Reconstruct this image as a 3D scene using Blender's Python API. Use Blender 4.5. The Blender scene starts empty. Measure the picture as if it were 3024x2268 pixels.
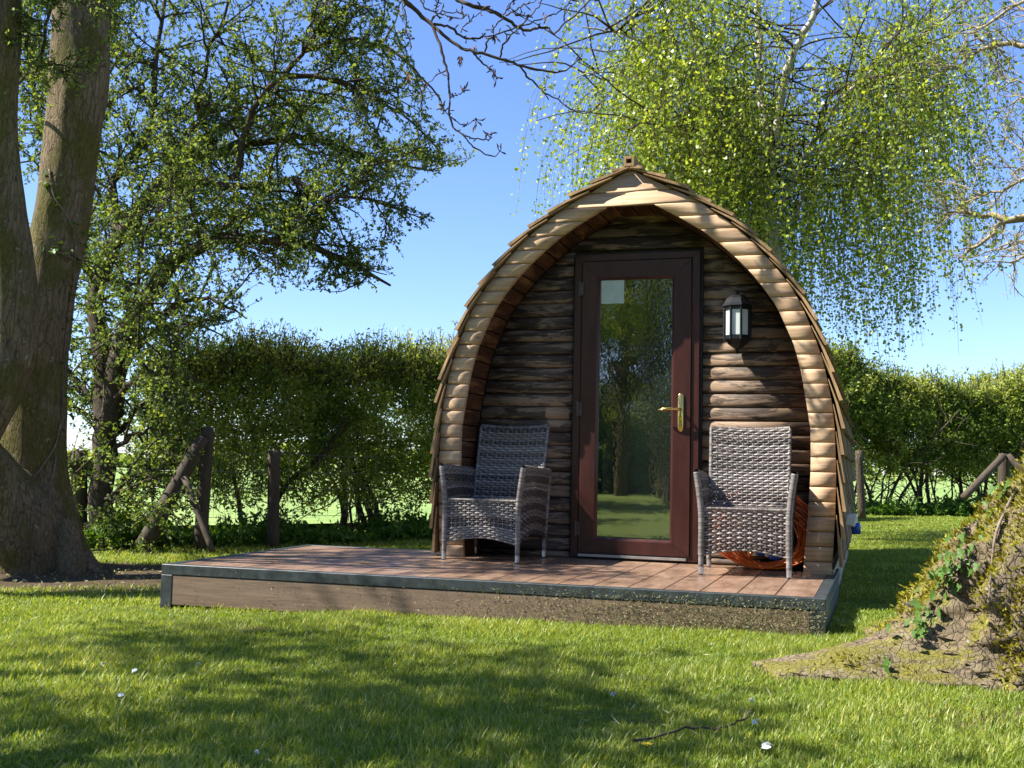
import bpy, bmesh, math, random
import numpy as np
from mathutils import Matrix, Vector, noise as mnoise

random.seed(7)
RNG = np.random.default_rng(11)
scene = bpy.context.scene
COL = scene.collection

# ------------------------------------------------------------------ camera
CAM = np.array([1.893, -7.1325, 0.600])
YAW, PITCH, ROLL = math.radians(18.15), math.radians(4.25), math.radians(1.25)
FPX, WPX, HPX = 3250.0, 3024.0, 2268.0
_f = np.array([-math.sin(YAW)*math.cos(PITCH), math.cos(YAW)*math.cos(PITCH), math.sin(PITCH)])
_r = np.array([math.cos(YAW), math.sin(YAW), 0.0])
_u = np.cross(_r, _f)
CR = math.cos(ROLL)*_r + math.sin(ROLL)*_u
CU = -math.sin(ROLL)*_r + math.cos(ROLL)*_u
CF = _f
cam_data = bpy.data.cameras.new("camera")
cam = bpy.data.objects.new("camera", cam_data)
COL.objects.link(cam)
cam.matrix_world = Matrix(((CR[0], CU[0], -CF[0], CAM[0]), (CR[1], CU[1], -CF[1], CAM[1]),
                           (CR[2], CU[2], -CF[2], CAM[2]), (0, 0, 0, 1)))
cam_data.sensor_width = 36.0
cam_data.lens = FPX*36.0/WPX
cam_data.clip_start = 0.05
cam_data.clip_end = 2000.0
scene.camera = cam

# ------------------------------------------------------------------ light
SUN_TRAVEL = np.array([0.625, 0.28, -0.745]); SUN_TRAVEL /= np.linalg.norm(SUN_TRAVEL)
SUN_EL = math.asin(-SUN_TRAVEL[2]); SUN_AZ = math.atan2(-SUN_TRAVEL[0], -SUN_TRAVEL[1])
world = bpy.data.worlds.new("World"); scene.world = world; world.use_nodes = True
wn = world.node_tree; wn.nodes.clear()
sky = wn.nodes.new("ShaderNodeTexSky"); sky.sky_type = 'NISHITA'; sky.sun_disc = False
sky.sun_elevation = SUN_EL; sky.sun_rotation = SUN_AZ
sky.air_density = 1.0; sky.dust_density = 0.1; sky.ozone_density = 2.0; sky.altitude = 50
bg = wn.nodes.new("ShaderNodeBackground"); bg.inputs[1].default_value = 0.086
wo = wn.nodes.new("ShaderNodeOutputWorld")
tint = wn.nodes.new("ShaderNodeMix"); tint.data_type = 'RGBA'; tint.blend_type = 'MULTIPLY'; tint.inputs[0].default_value = 1.0
tint.inputs[7].default_value = (0.69, 0.79, 1.08, 1)
wn.links.new(sky.outputs[0], tint.inputs[6]); wn.links.new(tint.outputs[2], bg.inputs[0]); wn.links.new(bg.outputs[0], wo.inputs[0])
sun_data = bpy.data.lights.new("sun", 'SUN'); sun_data.energy = 5.0; sun_data.angle = math.radians(0.5)
sun_data.color = (1.0, 0.95, 0.86)
sun = bpy.data.objects.new("sun", sun_data); COL.objects.link(sun)
sun.rotation_euler = Vector(SUN_TRAVEL.tolist()).to_track_quat('-Z', 'Y').to_euler()
sun.location = (-12, -6, 16)
scene.view_settings.view_transform = 'Standard'; scene.view_settings.look = 'None'
scene.view_settings.gamma = 1.0; scene.view_settings.exposure = 1.48
scene.view_settings.use_curve_mapping = False
scene.cycles.max_bounces = 8; scene.cycles.transmission_bounces = 6
scene.cycles.transparent_max_bounces = 8; scene.cycles.sample_clamp_indirect = 6.0

# ------------------------------------------------------------------ helpers
def at(px, py, d):
    """world point seen at that place of the photograph, d metres in front of the camera"""
    return CAM + d*(CF + CR*(px-WPX/2)/FPX + CU*(HPX/2-py)/FPX)

def gz(x, y):
    """height of the ground"""
    x = np.asarray(x, float); y = np.asarray(y, float)
    s = np.clip(x, -3.5, 2.8)
    z = -0.203 + 0.019*s
    z = z + 0.010*np.sin(x*1.9+0.4*y)*np.cos(y*1.3) + 0.006*np.sin(x*4.1+1)*np.sin(y*3.7)
    far = np.clip((np.hypot(x, y+2)-14)/25, 0, 1)
    return z*(1-far) + far*(-0.24)

def smooth(o, on=True):
    o.data.polygons.foreach_set("use_smooth", [on]*len(o.data.polygons))

def mesh_np(name, V, F, col=None, attr='tint'):
    """V (n,3); F list of int arrays each (m,k)"""
    V = np.asarray(V, np.float32)
    me = bpy.data.meshes.new(name)
    F = [np.asarray(f, np.int32) for f in (F if isinstance(F, (list, tuple)) else [F])]
    F = [f for f in F if len(f)]
    nl = sum(f.size for f in F); npol = sum(len(f) for f in F)
    me.vertices.add(len(V)); me.vertices.foreach_set("co", V.ravel())
    me.loops.add(nl); me.loops.foreach_set("vertex_index", np.concatenate([f.ravel() for f in F]))
    me.polygons.add(npol)
    tot = np.concatenate([np.full(len(f), f.shape[1], np.int32) for f in F])
    st = np.concatenate([[0], np.cumsum(tot)[:-1]]).astype(np.int32)
    me.polygons.foreach_set("loop_start", st)
    me.polygons.foreach_set("loop_total", tot)
    if col is not None:
        col = np.asarray(col, np.float32)
        if col.ndim == 1:
            a = me.attributes.new(attr, 'FLOAT', 'POINT'); a.data.foreach_set("value", col)
        else:
            a = me.attributes.new(attr, 'FLOAT_COLOR', 'POINT')
            a.data.foreach_set("color", np.concatenate([col, np.ones((len(col), 1), np.float32)], 1).ravel())
    me.update(calc_edges=True)
    return me

def link(name, me, m=None, parent=None, sm=False, **props):
    o = bpy.data.objects.new(name, me); COL.objects.link(o)
    if m is not None and me is not None and not me.materials:
        me.materials.append(m)
    if parent is not None:
        o.parent = parent
        o.matrix_parent_inverse = parent.matrix_basis.inverted() if parent.get('_w') else Matrix()
    if sm: smooth(o)
    for k, v in props.items(): o[k] = v
    return o

def thing(name, label, cat, loc=(0, 0, 0), rz=0.0, group=None, world_space=True):
    o = bpy.data.objects.new(name, None); COL.objects.link(o)
    o.location = loc; o.rotation_euler = (0, 0, rz); o.empty_display_size = 0.1
    o['label'] = label; o['category'] = cat
    if group: o['group'] = group
    if world_space:
        o['_w'] = 1
        o.matrix_basis = Matrix.Translation(Vector(loc))
    return o

class MB:
    def __init__(s): s.v = []; s.f = []
    def add(s, vs, fs):
        n = len(s.v); s.v += [tuple(map(float, p)) for p in vs]; s.f += [tuple(i+n for i in f) for f in fs]; return s
    def box(s, x0, x1, y0, y1, z0, z1, M=None):
        vs = [(x, y, z) for x in (x0, x1) for y in (y0, y1) for z in (z0, z1)]
        if M is not None: vs = [M @ Vector(p) for p in vs]
        return s.add(vs, [(0, 1, 3, 2), (4, 6, 7, 5), (0, 4, 5, 1), (2, 3, 7, 6), (0, 2, 6, 4), (1, 5, 7, 3)])
    def prism(s, poly, y0, y1):
        """polygon in x,z run from y0 (front) to y1"""
        n = len(poly)
        vs = [(x, y0, z) for x, z in poly] + [(x, y1, z) for x, z in poly]
        fs = [tuple(range(n)), tuple(range(2*n-1, n-1, -1))] + [(i, i+n, (i+1) % n+n, (i+1) % n) for i in range(n)]
        return s.add(vs, fs)
    def tube(s, pts, radii, n=8, cap=True):
        pts = [Vector(p) for p in pts]; k = len(pts)
        vs = []; prev = None
        for i, p in enumerate(pts):
            t = (pts[min(i+1, k-1)] - pts[max(i-1, 0)]).normalized()
            if prev is None:
                a = Vector((0, 0, 1)) if abs(t.z) < 0.9 else Vector((1, 0, 0))
                sd = t.cross(a).normalized()
            else:
                sd = (prev - t*prev.dot(t)).normalized()
            prev = sd; b = t.cross(sd)
            r = radii[i] if hasattr(radii, '__len__') else radii
            for j in range(n):
                a = 2*math.pi*j/n
                vs.append(p + (sd*math.cos(a) + b*math.sin(a))*r)
        fs = [(i*n+j, i*n+(j+1) % n, (i+1)*n+(j+1) % n, (i+1)*n+j) for i in range(k-1) for j in range(n)]
        if cap: fs += [tuple(range(n-1, -1, -1)), tuple(range((k-1)*n, k*n))]
        return s.add(vs, fs)
    def lathe(s, prof, n=16, c=(0, 0, 0), a0=0.0):
        vs = [(c[0]+r*math.cos(a0+2*math.pi*j/n), c[1]+r*math.sin(a0+2*math.pi*j/n), c[2]+z) for r, z in prof for j in range(n)]
        k = len(prof)
        fs = [(i*n+j, i*n+(j+1) % n, (i+1)*n+(j+1) % n, (i+1)*n+j) for i in range(k-1) for j in range(n)]
        fs += [tuple(range(n-1, -1, -1)), tuple(range((k-1)*n, k*n))]
        return s.add(vs, fs)
    def mesh(s, name, bevel=0.0, seg=1):
        me = bpy.data.meshes.new(name); me.from_pydata(s.v, [], s.f); me.update()
        bm = bmesh.new(); bm.from_mesh(me)
        bmesh.ops.recalc_face_normals(bm, faces=bm.faces)
        if bevel > 0:
            es = [e for e in bm.edges if len(e.link_faces) == 2 and e.calc_face_angle(0) > 0.5]
            bmesh.ops.bevel(bm, geom=es, offset=bevel, segments=seg, affect='EDGES', clamp_overlap=True)
        bm.to_mesh(me); bm.free(); me.update()
        return me
    def obj(s, name, m, parent=None, bevel=0.0, sm=False, **p):
        return link(name, s.mesh(name, bevel), m, parent, sm, **p)

# ---- foliage tools (vectorised)
def unit(a): return a/np.maximum(np.linalg.norm(a, axis=-1, keepdims=True), 1e-9)

def tubes(P, R, sides=4):
    """P (N,K,3) R (N,K) -> verts, quads"""
    N, K, _ = P.shape
    T = np.empty_like(P); T[:, 1:-1] = P[:, 2:]-P[:, :-2]; T[:, 0] = P[:, 1]-P[:, 0]; T[:, -1] = P[:, -1]-P[:, -2]
    T = unit(T)
    up = np.where(np.abs(T[:, :1, 2:3]) > 0.9, np.array([[[1., 0, 0]]]), np.array([[[0, 0, 1.]]]))
    S = unit(np.cross(T, np.broadcast_to(up, T.shape))); B = np.cross(T, S)
    a = np.arange(sides)*2*np.pi/sides
    V = P[:, :, None] + R[:, :, None, None]*(S[:, :, None]*np.cos(a)[None, None, :, None] + B[:, :, None]*np.sin(a)[None, None, :, None])
    idx = np.arange(N*K*sides).reshape(N, K, sides)
    a0 = idx[:, :-1]; a1 = idx[:, 1:]
    F = np.stack([a0, np.roll(a0, -1, 2), np.roll(a1, -1, 2), a1], -1).reshape(-1, 4)
    return V.reshape(-1, 3), F

def join(parts):
    vs = []; fs = {}; n = 0
    for V, F in parts:
        vs.append(V); fs.setdefault(F.shape[1], []).append(F+n); n += len(V)
    return np.concatenate(vs), [np.concatenate(f) for f in fs.values()]

def grow(start, direc, length, K, wob, grav, rng):
    N = len(start); P = np.empty((N, K, 3)); P[:, 0] = start; d = unit(direc)
    st = (length/(K-1))[:, None]
    for k in range(1, K):
        d = unit(d + rng.normal(0, wob, (N, 3)) + np.array([0, 0, grav]))
        P[:, k] = P[:, k-1] + d*st
    return P

def sample_lines(P, n, t0, t1, rng):
    """n random points on each polyline (N,K,3) -> pts (N*n,3), tangents, t"""
    N, K, _ = P.shape
    t = rng.uniform(t0, t1, (N, n))*(K-1); i = np.minimum(t.astype(int), K-2); f = (t-i)[..., None]
    ar = np.arange(N)[:, None]
    A = P[ar, i]; B = P[ar, i+1]
    return (A*(1-f)+B*f).reshape(-1, 3), unit(B-A).reshape(-1, 3), (t/(K-1)).reshape(-1)

def leaves(C, size, rng, axis=None, wide=0.62, droop=0.0, fold=0.25, tri=False):
    """one folded four-sided leaf at each centre"""
    N = len(C)
    a = unit(rng.normal(0, 1, (N, 3))) if axis is None else unit(axis + rng.normal(0, 0.55, (N, 3)))
    a = unit(a + np.array([0, 0, -droop]))
    s = unit(np.cross(a, unit(rng.normal(0, 1, (N, 3))))); nn = np.cross(a, s)
    L = (size*rng.uniform(0.6, 1.25, N))[:, None]; W = L*wide*0.5
    v0 = C; v2 = C + a*L; m = C + a*L*0.42
    v1 = m + s*W + nn*W*fold; v3 = m - s*W + nn*W*fold
    if tri:
        return np.stack([v0-s*W*.7, v0+s*W*.7+a*L*.25, v2], 1).reshape(-1, 3), np.arange(N*3).reshape(N, 3), np.repeat(rng.uniform(0, 1, N), 3)
    V = np.stack([v0, v1, v2, v3], 1).reshape(-1, 3)
    F = np.arange(N*4).reshape(N, 4)
    return V, F, np.repeat(rng.uniform(0, 1, N), 4)

def resample(pts, K):
    pts = np.asarray(pts, float)
    # Catmull-Rom through the points
    p = np.vstack([2*pts[0]-pts[1], pts, 2*pts[-1]-pts[-2]])
    t = np.linspace(0, len(pts)-1-1e-6, K); i = t.astype(int); f = (t-i)[:, None]
    a, b, c, d = p[i], p[i+1], p[i+2], p[i+3]
    return 0.5*((2*b)+(-a+c)*f+(2*a-5*b+4*c-d)*f**2+(-a+3*b-3*c+d)*f**3)

# ------------------------------------------------------------------ materials
def new_mat(name):
    m = bpy.data.materials.new(name); m.use_nodes = True
    nt = m.node_tree; nt.nodes.clear()
    out = nt.nodes.new("ShaderNodeOutputMaterial"); b = nt.nodes.new("ShaderNodeBsdfPrincipled")
    nt.links.new(b.outputs[0], out.inputs[0])
    return m, nt, b, out
def nd(nt, t, **kw):
    n = nt.nodes.new(t)
    for k, v in kw.items(): setattr(n, k, v)
    return n
def coords(nt, scale=(1, 1, 1), rand=True, src='Object'):
    tc = nd(nt, "ShaderNodeTexCoord"); mp = nd(nt, "ShaderNodeMapping"); mp.inputs['Scale'].default_value = scale
    if rand:
        oi = nd(nt, "ShaderNodeObjectInfo"); vm = nd(nt, "ShaderNodeVectorMath", operation='SCALE'); vm.inputs[0].default_value = (17.3, 9.1, 5.7)
        nt.links.new(oi.outputs['Random'], vm.inputs['Scale'])
        va = nd(nt, "ShaderNodeVectorMath", operation='ADD')
        nt.links.new(tc.outputs[src], va.inputs[0]); nt.links.new(vm.outputs[0], va.inputs[1])
        nt.links.new(va.outputs[0], mp.inputs['Vector'])
    else:
        nt.links.new(tc.outputs[src], mp.inputs['Vector'])
    return mp.outputs[0]
def noise(nt, vec, scale, detail=4, rough=0.55, dist=0.0):
    n = nd(nt, "ShaderNodeTexNoise"); n.inputs['Scale'].default_value = scale; n.inputs['Detail'].default_value = detail
    n.inputs['Roughness'].default_value = rough; n.inputs['Distortion'].default_value = dist
    if vec is not None: nt.links.new(vec, n.inputs['Vector'])
    return n.outputs[0]
def ramp(nt, fac, stops):
    r = nd(nt, "ShaderNodeValToRGB"); e = r.color_ramp.elements
    while len(e) < len(stops): e.new(0.5)
    for i, (p, c) in enumerate(stops):
        e[i].position = p; e[i].color = (c[0], c[1], c[2], 1) if hasattr(c, '__len__') else (c, c, c, 1)
    nt.links.new(fac, r.inputs[0]); return r.outputs[0]
def mixc(nt, fac, a, b, mode='MIX'):
    m = nd(nt, "ShaderNodeMix", data_type='RGBA', blend_type=mode)
    for s, v in ((m.inputs[0], fac), (m.inputs[6], a), (m.inputs[7], b)):
        if isinstance(v, bpy.types.NodeSocket): nt.links.new(v, s)
        elif hasattr(v, '__len__'): s.default_value = (*v[:3], 1)
        else: s.default_value = v
    return m.outputs[2]
def math_n(nt, op, a, b=0.0, c=0.0):
    m = nd(nt, "ShaderNodeMath", operation=op)
    for s, v in zip(m.inputs, (a, b, c)):
        if isinstance(v, bpy.types.NodeSocket): nt.links.new(v, s)
        else: s.default_value = v
    return m.outputs[0]
def bump(nt, b, h, strength=0.3, dist=0.01, prev=None):
    n = nd(nt, "ShaderNodeBump"); n.inputs['Strength'].default_value = strength; n.inputs['Distance'].default_value = dist
    nt.links.new(h, n.inputs['Height'])
    if prev is not None: nt.links.new(prev, n.inputs['Normal'])
    nt.links.new(n.outputs[0], b.inputs['Normal']); return n.outputs[0]

def wood_mat(name, dark, light, axis='x', scale=1.0, rough=0.75, patch=None, bumps=0.3, vary=0.25, knots=True, spec=0.3, patch_at=(0.50, 0.56)):
    m, nt, b, out = new_mat(name)
    st = {'x': (1.6, 9, 30), 'y': (9, 1.6, 30), 'z': (9, 30, 1.6), 'xd': (1.6, 30, 9)}[axis]
    v = coords(nt, tuple(s*scale for s in st))
    g1 = noise(nt, v, 1.6, 6, 0.62, 0.6)
    g2 = noise(nt, v, 5.5, 5, 0.7, 0.2)
    fac = math_n(nt, 'ADD', math_n(nt, 'MULTIPLY', g1, 0.65), math_n(nt, 'MULTIPLY', g2, 0.35))
    c = ramp(nt, fac, [(0.34, dark), (0.62, light)])
    if knots:
        v2 = coords(nt, tuple(s*scale for s in {'x': (5, 14, 14), 'y': (14, 5, 14), 'z': (14, 14, 5), 'xd': (5, 14, 14)}[axis]))
        vo = nd(nt, "ShaderNodeTexVoronoi"); vo.inputs['Scale'].default_value = 0.75; nt.links.new(v2, vo.inputs['Vector'])
        k = ramp(nt, vo.outputs['Distance'], [(0.05, 1.0), (0.14, 0.0)])
        c = mixc(nt, math_n(nt, 'MULTIPLY', k, 0.65), c, tuple(x*0.45 for x in dark))
    if patch is not None:
        v3 = coords(nt, tuple(s*scale for s in {'x': (2.0, 8, 11), 'y': (8, 2.0, 11), 'z': (8, 11, 2.0), 'xd': (9, 9, 5)}[axis]))
        p1 = noise(nt, v3, 1.0, 7, 0.66, 0.5)
        p2 = noise(nt, v, 3.0, 3, 0.6)
        pf = ramp(nt, math_n(nt, 'ADD', math_n(nt, 'MULTIPLY', p1, 0.8), math_n(nt, 'MULTIPLY', p2, 0.2)), [(patch_at[0], 0.0), (patch_at[1], 1.0)])
        c = mixc(nt, pf, c, ramp(nt, g2, [(0.3, tuple(x*0.5 for x in patch)), (0.65, patch)]))
    oi = nd(nt, "ShaderNodeObjectInfo")
    val = math_n(nt, 'ADD', math_n(nt, 'MULTIPLY', oi.outputs['Random'], vary), 1.0-vary*0.5)
    hs = nd(nt, "ShaderNodeHueSaturation"); nt.links.new(c, hs.inputs['Color']); nt.links.new(val, hs.inputs['Value'])
    nt.links.new(hs.outputs[0], b.inputs['Base Color'])
    b.inputs['Roughness'].default_value = rough; b.inputs['Specular IOR Level'].default_value = spec
    bump(nt, b, fac, bumps, 0.006)
    return m, nt, b, hs.outputs[0]

def plain(name, c, rough=0.5, metal=0.0, bscale=0.0, bstr=0.1, spec=0.5, vary=0.12):
    m, nt, b, out = new_mat(name)
    v = coords(nt, (1, 1, 1)); n = noise(nt, v, 14 if not bscale else bscale, 5)
    nt.links.new(ramp(nt, n, [(0.3, tuple(x*(1-vary*2) for x in c)), (0.7, tuple(min(1, x*(1+vary)) for x in c))]), b.inputs['Base Color'])
    b.inputs['Roughness'].default_value = rough; b.inputs['Metallic'].default_value = metal; b.inputs['Specular IOR Level'].default_value = spec
    if bscale: bump(nt, b, n, bstr, 0.003)
    return m

def leaf_mat(name, c1, c2, c3, trans=0.45, rough=0.5, attr='tint', gloss=0.25):
    m = bpy.data.materials.new(name); m.use_nodes = True; nt = m.node_tree; nt.nodes.clear()
    out = nt.nodes.new("ShaderNodeOutputMaterial"); b = nt.nodes.new("ShaderNodeBsdfPrincipled")
    at_ = nd(nt, "ShaderNodeAttribute", attribute_name=attr)
    c = ramp(nt, at_.outputs['Fac'], [(0.0, c1), (0.55, c2), (1.0, c3)])
    nt.links.new(c, b.inputs['Base Color']); b.inputs['Roughness'].default_value = rough; b.inputs['Specular IOR Level'].default_value = gloss
    tr = nd(nt, "ShaderNodeBsdfTranslucent")
    tc = mixc(nt, 1.0, c, (1.5, 1.35, 0.5), 'MULTIPLY'); nt.links.new(tc, tr.inputs[0])
    ms = nd(nt, "ShaderNodeMixShader"); ms.inputs[0].default_value = trans
    nt.links.new(b.outputs[0], ms.inputs[1]); nt.links.new(tr.outputs[0], ms.inputs[2]); nt.links.new(ms.outputs[0], out.inputs[0])
    return m

M = {}
M['face'], _, _, _ = wood_mat('pale_timber', (0.32, 0.20, 0.11), (0.56, 0.39, 0.24), 'x', 1.0, 0.7, None, 0.25, 0.30)
M['log'], nt, b, hc = wood_mat('weathered_stained_log', (0.016, 0.011, 0.009), (0.085, 0.056, 0.038), 'x', 1.5, 0.62, (0.27, 0.180, 0.115), 0.6, 0.3, patch_at=(0.482, 0.530))
# bare round patch where something was once fixed to the logs
tcn = nd(nt, "ShaderNodeTexCoord"); sp = nd(nt, "ShaderNodeVectorMath", operation='SUBTRACT'); sp.inputs[1].default_value = (-0.118, 0, 0.953)
nt.links.new(tcn.outputs['Object'], sp.inputs[0])
mu = nd(nt, "ShaderNodeVectorMath", operation='MULTIPLY'); mu.inputs[1].default_value = (1, 0, 1); nt.links.new(sp.outputs[0], mu.inputs[0])
ln = nd(nt, "ShaderNodeVectorMath", operation='LENGTH'); nt.links.new(mu.outputs[0], ln.inputs[0])
nz = noise(nt, coords(nt, (1, 1, 1), False), 30, 3)
dist = math_n(nt, 'ADD', ln.outputs['Value'], math_n(nt, 'MULTIPLY', math_n(nt, 'SUBTRACT', nz, 0.5), 0.022))
circ = ramp(nt, math_n(nt, 'MULTIPLY', dist, 5.0), [(0.405, 1.0), (0.43, 0.0)])
gr = noise(nt, coords(nt, (3, 3, 40)), 3, 4)
nt.links.new(mixc(nt, circ, hc, ramp(nt, gr, [(0.3, (0.20, 0.125, 0.075)), (0.7, (0.34, 0.23, 0.15))])), b.inputs['Base Color'])
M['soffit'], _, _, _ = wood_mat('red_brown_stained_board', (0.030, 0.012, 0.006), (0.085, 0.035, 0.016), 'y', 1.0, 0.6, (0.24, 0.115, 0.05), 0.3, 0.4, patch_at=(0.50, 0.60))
M['shingle'], nt, b, hc = wood_mat('cedar_shingle', (0.16, 0.095, 0.045), (0.40, 0.26, 0.13), 'z', 0.7, 0.85, None, 0.8, 0.45, knots=False)
ms_ = noise(nt, coords(nt, (1, 1, 1)), 9, 5); geo = nd(nt, "ShaderNodeNewGeometry"); sx = nd(nt, "ShaderNodeSeparateXYZ"); nt.links.new(geo.outputs['Normal'], sx.inputs[0])
mf = math_n(nt, 'MULTIPLY', ramp(nt, ms_, [(0.42, 0.0), (0.58, 0.85)]), math_n(nt, 'GREATER_THAN', sx.outputs[2], 0.15))
nt.links.new(mixc(nt, mf, hc, (0.13, 0.125, 0.025)), b.inputs['Base Color'])
M['deck'], nt, b, hc = wood_mat('composite_deck_board', (0.13, 0.080, 0.052), (0.27, 0.165, 0.108), 'y', 0.8, 0.36, None, 0.12, 0.12, knots=False, spec=0.5)
rr = noise(nt, coords(nt, (2, 1, 1), False), 3.2, 6, 0.6); nt.links.new(ramp(nt, rr, [(0.35, 0.20), (0.65, 0.5)]), b.inputs['Roughness'])
stn = noise(nt, coords(nt, (1, 0.8, 1), False), 5.0, 6, 0.7)
nt.links.new(mixc(nt, ramp(nt, stn, [(0.5, 0.0), (0.75, 0.45)]), hc, (0.40, 0.29, 0.20)), b.inputs['Base Color'])
M['fascia'], nt, b, hc = wood_mat('brown_fascia', (0.120, 0.080, 0.053), (0.21, 0.145, 0.098), 'x', 0.9, 0.55, None, 0.35, 0.1, knots=False)
M['trim'] = plain('slate_trim', (0.036, 0.045, 0.047), 0.42, bscale=22, bstr=0.2, spec=0.5, vary=0.3)
M['upvc'], nt, b, hc = wood_mat('rosewood_upvc', (0.028, 0.008, 0.008), (0.055, 0.017, 0.014), 'z', 0.8, 0.30, None, 0.05, 0.05, knots=False, spec=0.5)
M['seal'] = plain('black_seal', (0.008, 0.007, 0.007), 0.6)
M['alu'] = plain('aluminium', (0.55, 0.55, 0.54), 0.35, 0.9)
M['brass'] = plain('brass', (0.72, 0.50, 0.16), 0.20, 1.0, bscale=60, bstr=0.12)
M['steel_hinge'] = plain('brown_hinge', (0.075, 0.055, 0.05), 0.35, 0.3)
M['black'] = plain('black_plastic', (0.005, 0.006, 0.008), 0.45, spec=0.35)
M['shell'] = plain('shell_board', (0.05, 0.035, 0.025), 0.8)
M['side'], _, _, _ = wood_mat('pale_side_board', (0.30, 0.22, 0.12), (0.52, 0.42, 0.27), 'y', 1.0, 0.8, None, 0.3, 0.1)
M['paper'] = plain('taped_paper', (0.42, 0.50, 0.44), 0.35, vary=0.06)
M['white'] = plain('white_plastic', (0.72, 0.70, 0.64), 0.4, vary=0.05)
M['blue'] = plain('blue_plastic', (0.015, 0.08, 0.42), 0.35)
M['orange'] = plain('orange_cable', (0.80, 0.16, 0.015), 0.28, spec=0.6)
M['wire'] = plain('galvanised_wire', (0.25, 0.25, 0.24), 0.5, 0.7)
M['post'], _, _, _ = wood_mat('weathered_post', (0.035, 0.026, 0.018), (0.09, 0.068, 0.048), 'z', 1.0, 0.85, None, 0.6, 0.1, knots=False)
M['pane'], nt, b, out = new_mat('rippled_door_glass')
b.inputs['Base Color'].default_value = (0.010, 0.015, 0.012, 1); b.inputs['Roughness'].default_value = 0.015; b.inputs['IOR'].default_value = 3.2
nz1 = noise(nt, coords(nt, (1, 1, 0.8), False), 34, 2, 0.5); nz2 = noise(nt, coords(nt, (1, 1, 1), False), 3, 2)
tcp = nd(nt, "ShaderNodeTexCoord"); sxp = nd(nt, "ShaderNodeSeparateXYZ"); nt.links.new(tcp.outputs['Object'], sxp.inputs[0])
wx = nd(nt, "ShaderNodeMapRange"); wx.inputs[1].default_value = 0.42; wx.inputs[2].default_value = 0.68; wx.inputs[3].default_value = 0.10; wx.inputs[4].default_value = 1.0; nt.links.new(sxp.outputs[0], wx.inputs[0])
wz = nd(nt, "ShaderNodeMapRange"); wz.inputs[1].default_value = 0.45; wz.inputs[2].default_value = 1.0; wz.inputs[3].default_value = 0.05; wz.inputs[4].default_value = 1.0; nt.links.new(sxp.outputs[2], wz.inputs[0])
hh = math_n(nt, 'ADD', math_n(nt, 'MULTIPLY', math_n(nt, 'MULTIPLY', nz1, math_n(nt, 'MULTIPLY', wx.outputs[0], wz.outputs[0])), 1.0), math_n(nt, 'MULTIPLY', nz2, 0.12))
bump(nt, b, hh, 0.20, 0.010)
M['milk'], nt, b, out = new_mat('frosted_lamp_glass')
b.inputs['Base Color'].default_value = (0.72, 0.78, 0.74, 1); b.inputs['Roughness'].default_value = 0.25; b.inputs['Transmission Weight'].default_value = 0.25

def bark(name, c1, c2, moss, mossy, sc=1.0, bstr=0.9, vert=5.0, crk=0.22, orient=False):
    m, nt, b, out = new_mat(name)
    v = coords(nt, (26*sc, 26*sc, 26*sc/vert), False)
    w = noise(nt, coords(nt, (6*sc, 6*sc, 3*sc), False), 1.0, 3)
    nv = nd(nt, "ShaderNodeVectorMath", operation='ADD'); nt.links.new(v, nv.inputs[0])
    vs_ = nd(nt, "ShaderNodeVectorMath", operation='SCALE'); vs_.inputs[0].default_value = (3, 3, 3); nt.links.new(w, vs_.inputs['Scale']); nt.links.new(vs_.outputs[0], nv.inputs[1])
    vo = nd(nt, "ShaderNodeTexVoronoi", feature='DISTANCE_TO_EDGE'); vo.inputs['Scale'].default_value = 1.0; nt.links.new(nv.outputs[0], vo.inputs['Vector'])
    crack = ramp(nt, vo.outputs[0], [(0.0, 0.0), (0.10, 1.0)])
    n1 = noise(nt, nv.outputs[0], 0.9, 6, 0.7)
    n2 = noise(nt, coords(nt, (1, 1, 0.6), False), 42*sc, 6, 0.75)
    h = math_n(nt, 'ADD', math_n(nt, 'MULTIPLY', crack, crk), math_n(nt, 'ADD', math_n(nt, 'MULTIPLY', n1, 0.6), math_n(nt, 'MULTIPLY', n2, 0.45)))
    c = ramp(nt, h, [(0.42, c1), (0.88, c2)])
    tone = noise(nt, coords(nt, (1, 1, 0.4), False), 2.0*sc, 4, 0.6)
    c = mixc(nt, ramp(nt, tone, [(0.35, 0.55), (0.65, 0.0)]), c, tuple((x+y)*0.28 for x, y in zip(c1, c2)))
    mo = noise(nt, coords(nt, (1, 1, 0.6), False), 3.1*sc, 7, 0.7)
    mfac = ramp(nt, mo, [(mossy, 0.0), (mossy+0.10, 0.8)])
    if orient:   # moss on upper, sunward faces; shade on the other side put into colour
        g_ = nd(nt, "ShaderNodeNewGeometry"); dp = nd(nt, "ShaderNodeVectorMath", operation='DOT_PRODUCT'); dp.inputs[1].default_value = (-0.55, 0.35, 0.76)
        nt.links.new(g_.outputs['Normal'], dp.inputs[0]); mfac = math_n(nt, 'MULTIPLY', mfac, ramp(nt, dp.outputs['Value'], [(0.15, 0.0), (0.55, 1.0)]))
    c = mixc(nt, mfac, c, ramp(nt, n2, [(0.3, tuple(x*0.4 for x in moss)), (0.7, moss)]))
    li = noise(nt, coords(nt, (1, 1, 1), False), 19*sc, 2, 0.5)
    c = mixc(nt, ramp(nt, li, [(0.69, 0.0), (0.72, 0.6)]), c, (0.30, 0.30, 0.24))
    nt.links.new(c, b.inputs['Base Color']); b.inputs['Roughness'].default_value = 0.9; b.inputs['Specular IOR Level'].default_value = 0.15
    bump(nt, b, h, bstr, 0.022)
    return m
M['bark'] = bark('ash_bark', (0.034, 0.025, 0.014), (0.28, 0.21, 0.125), (0.13, 0.12, 0.025), 0.46, 1.2, 1.0, 6.0, 0.20)
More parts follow.
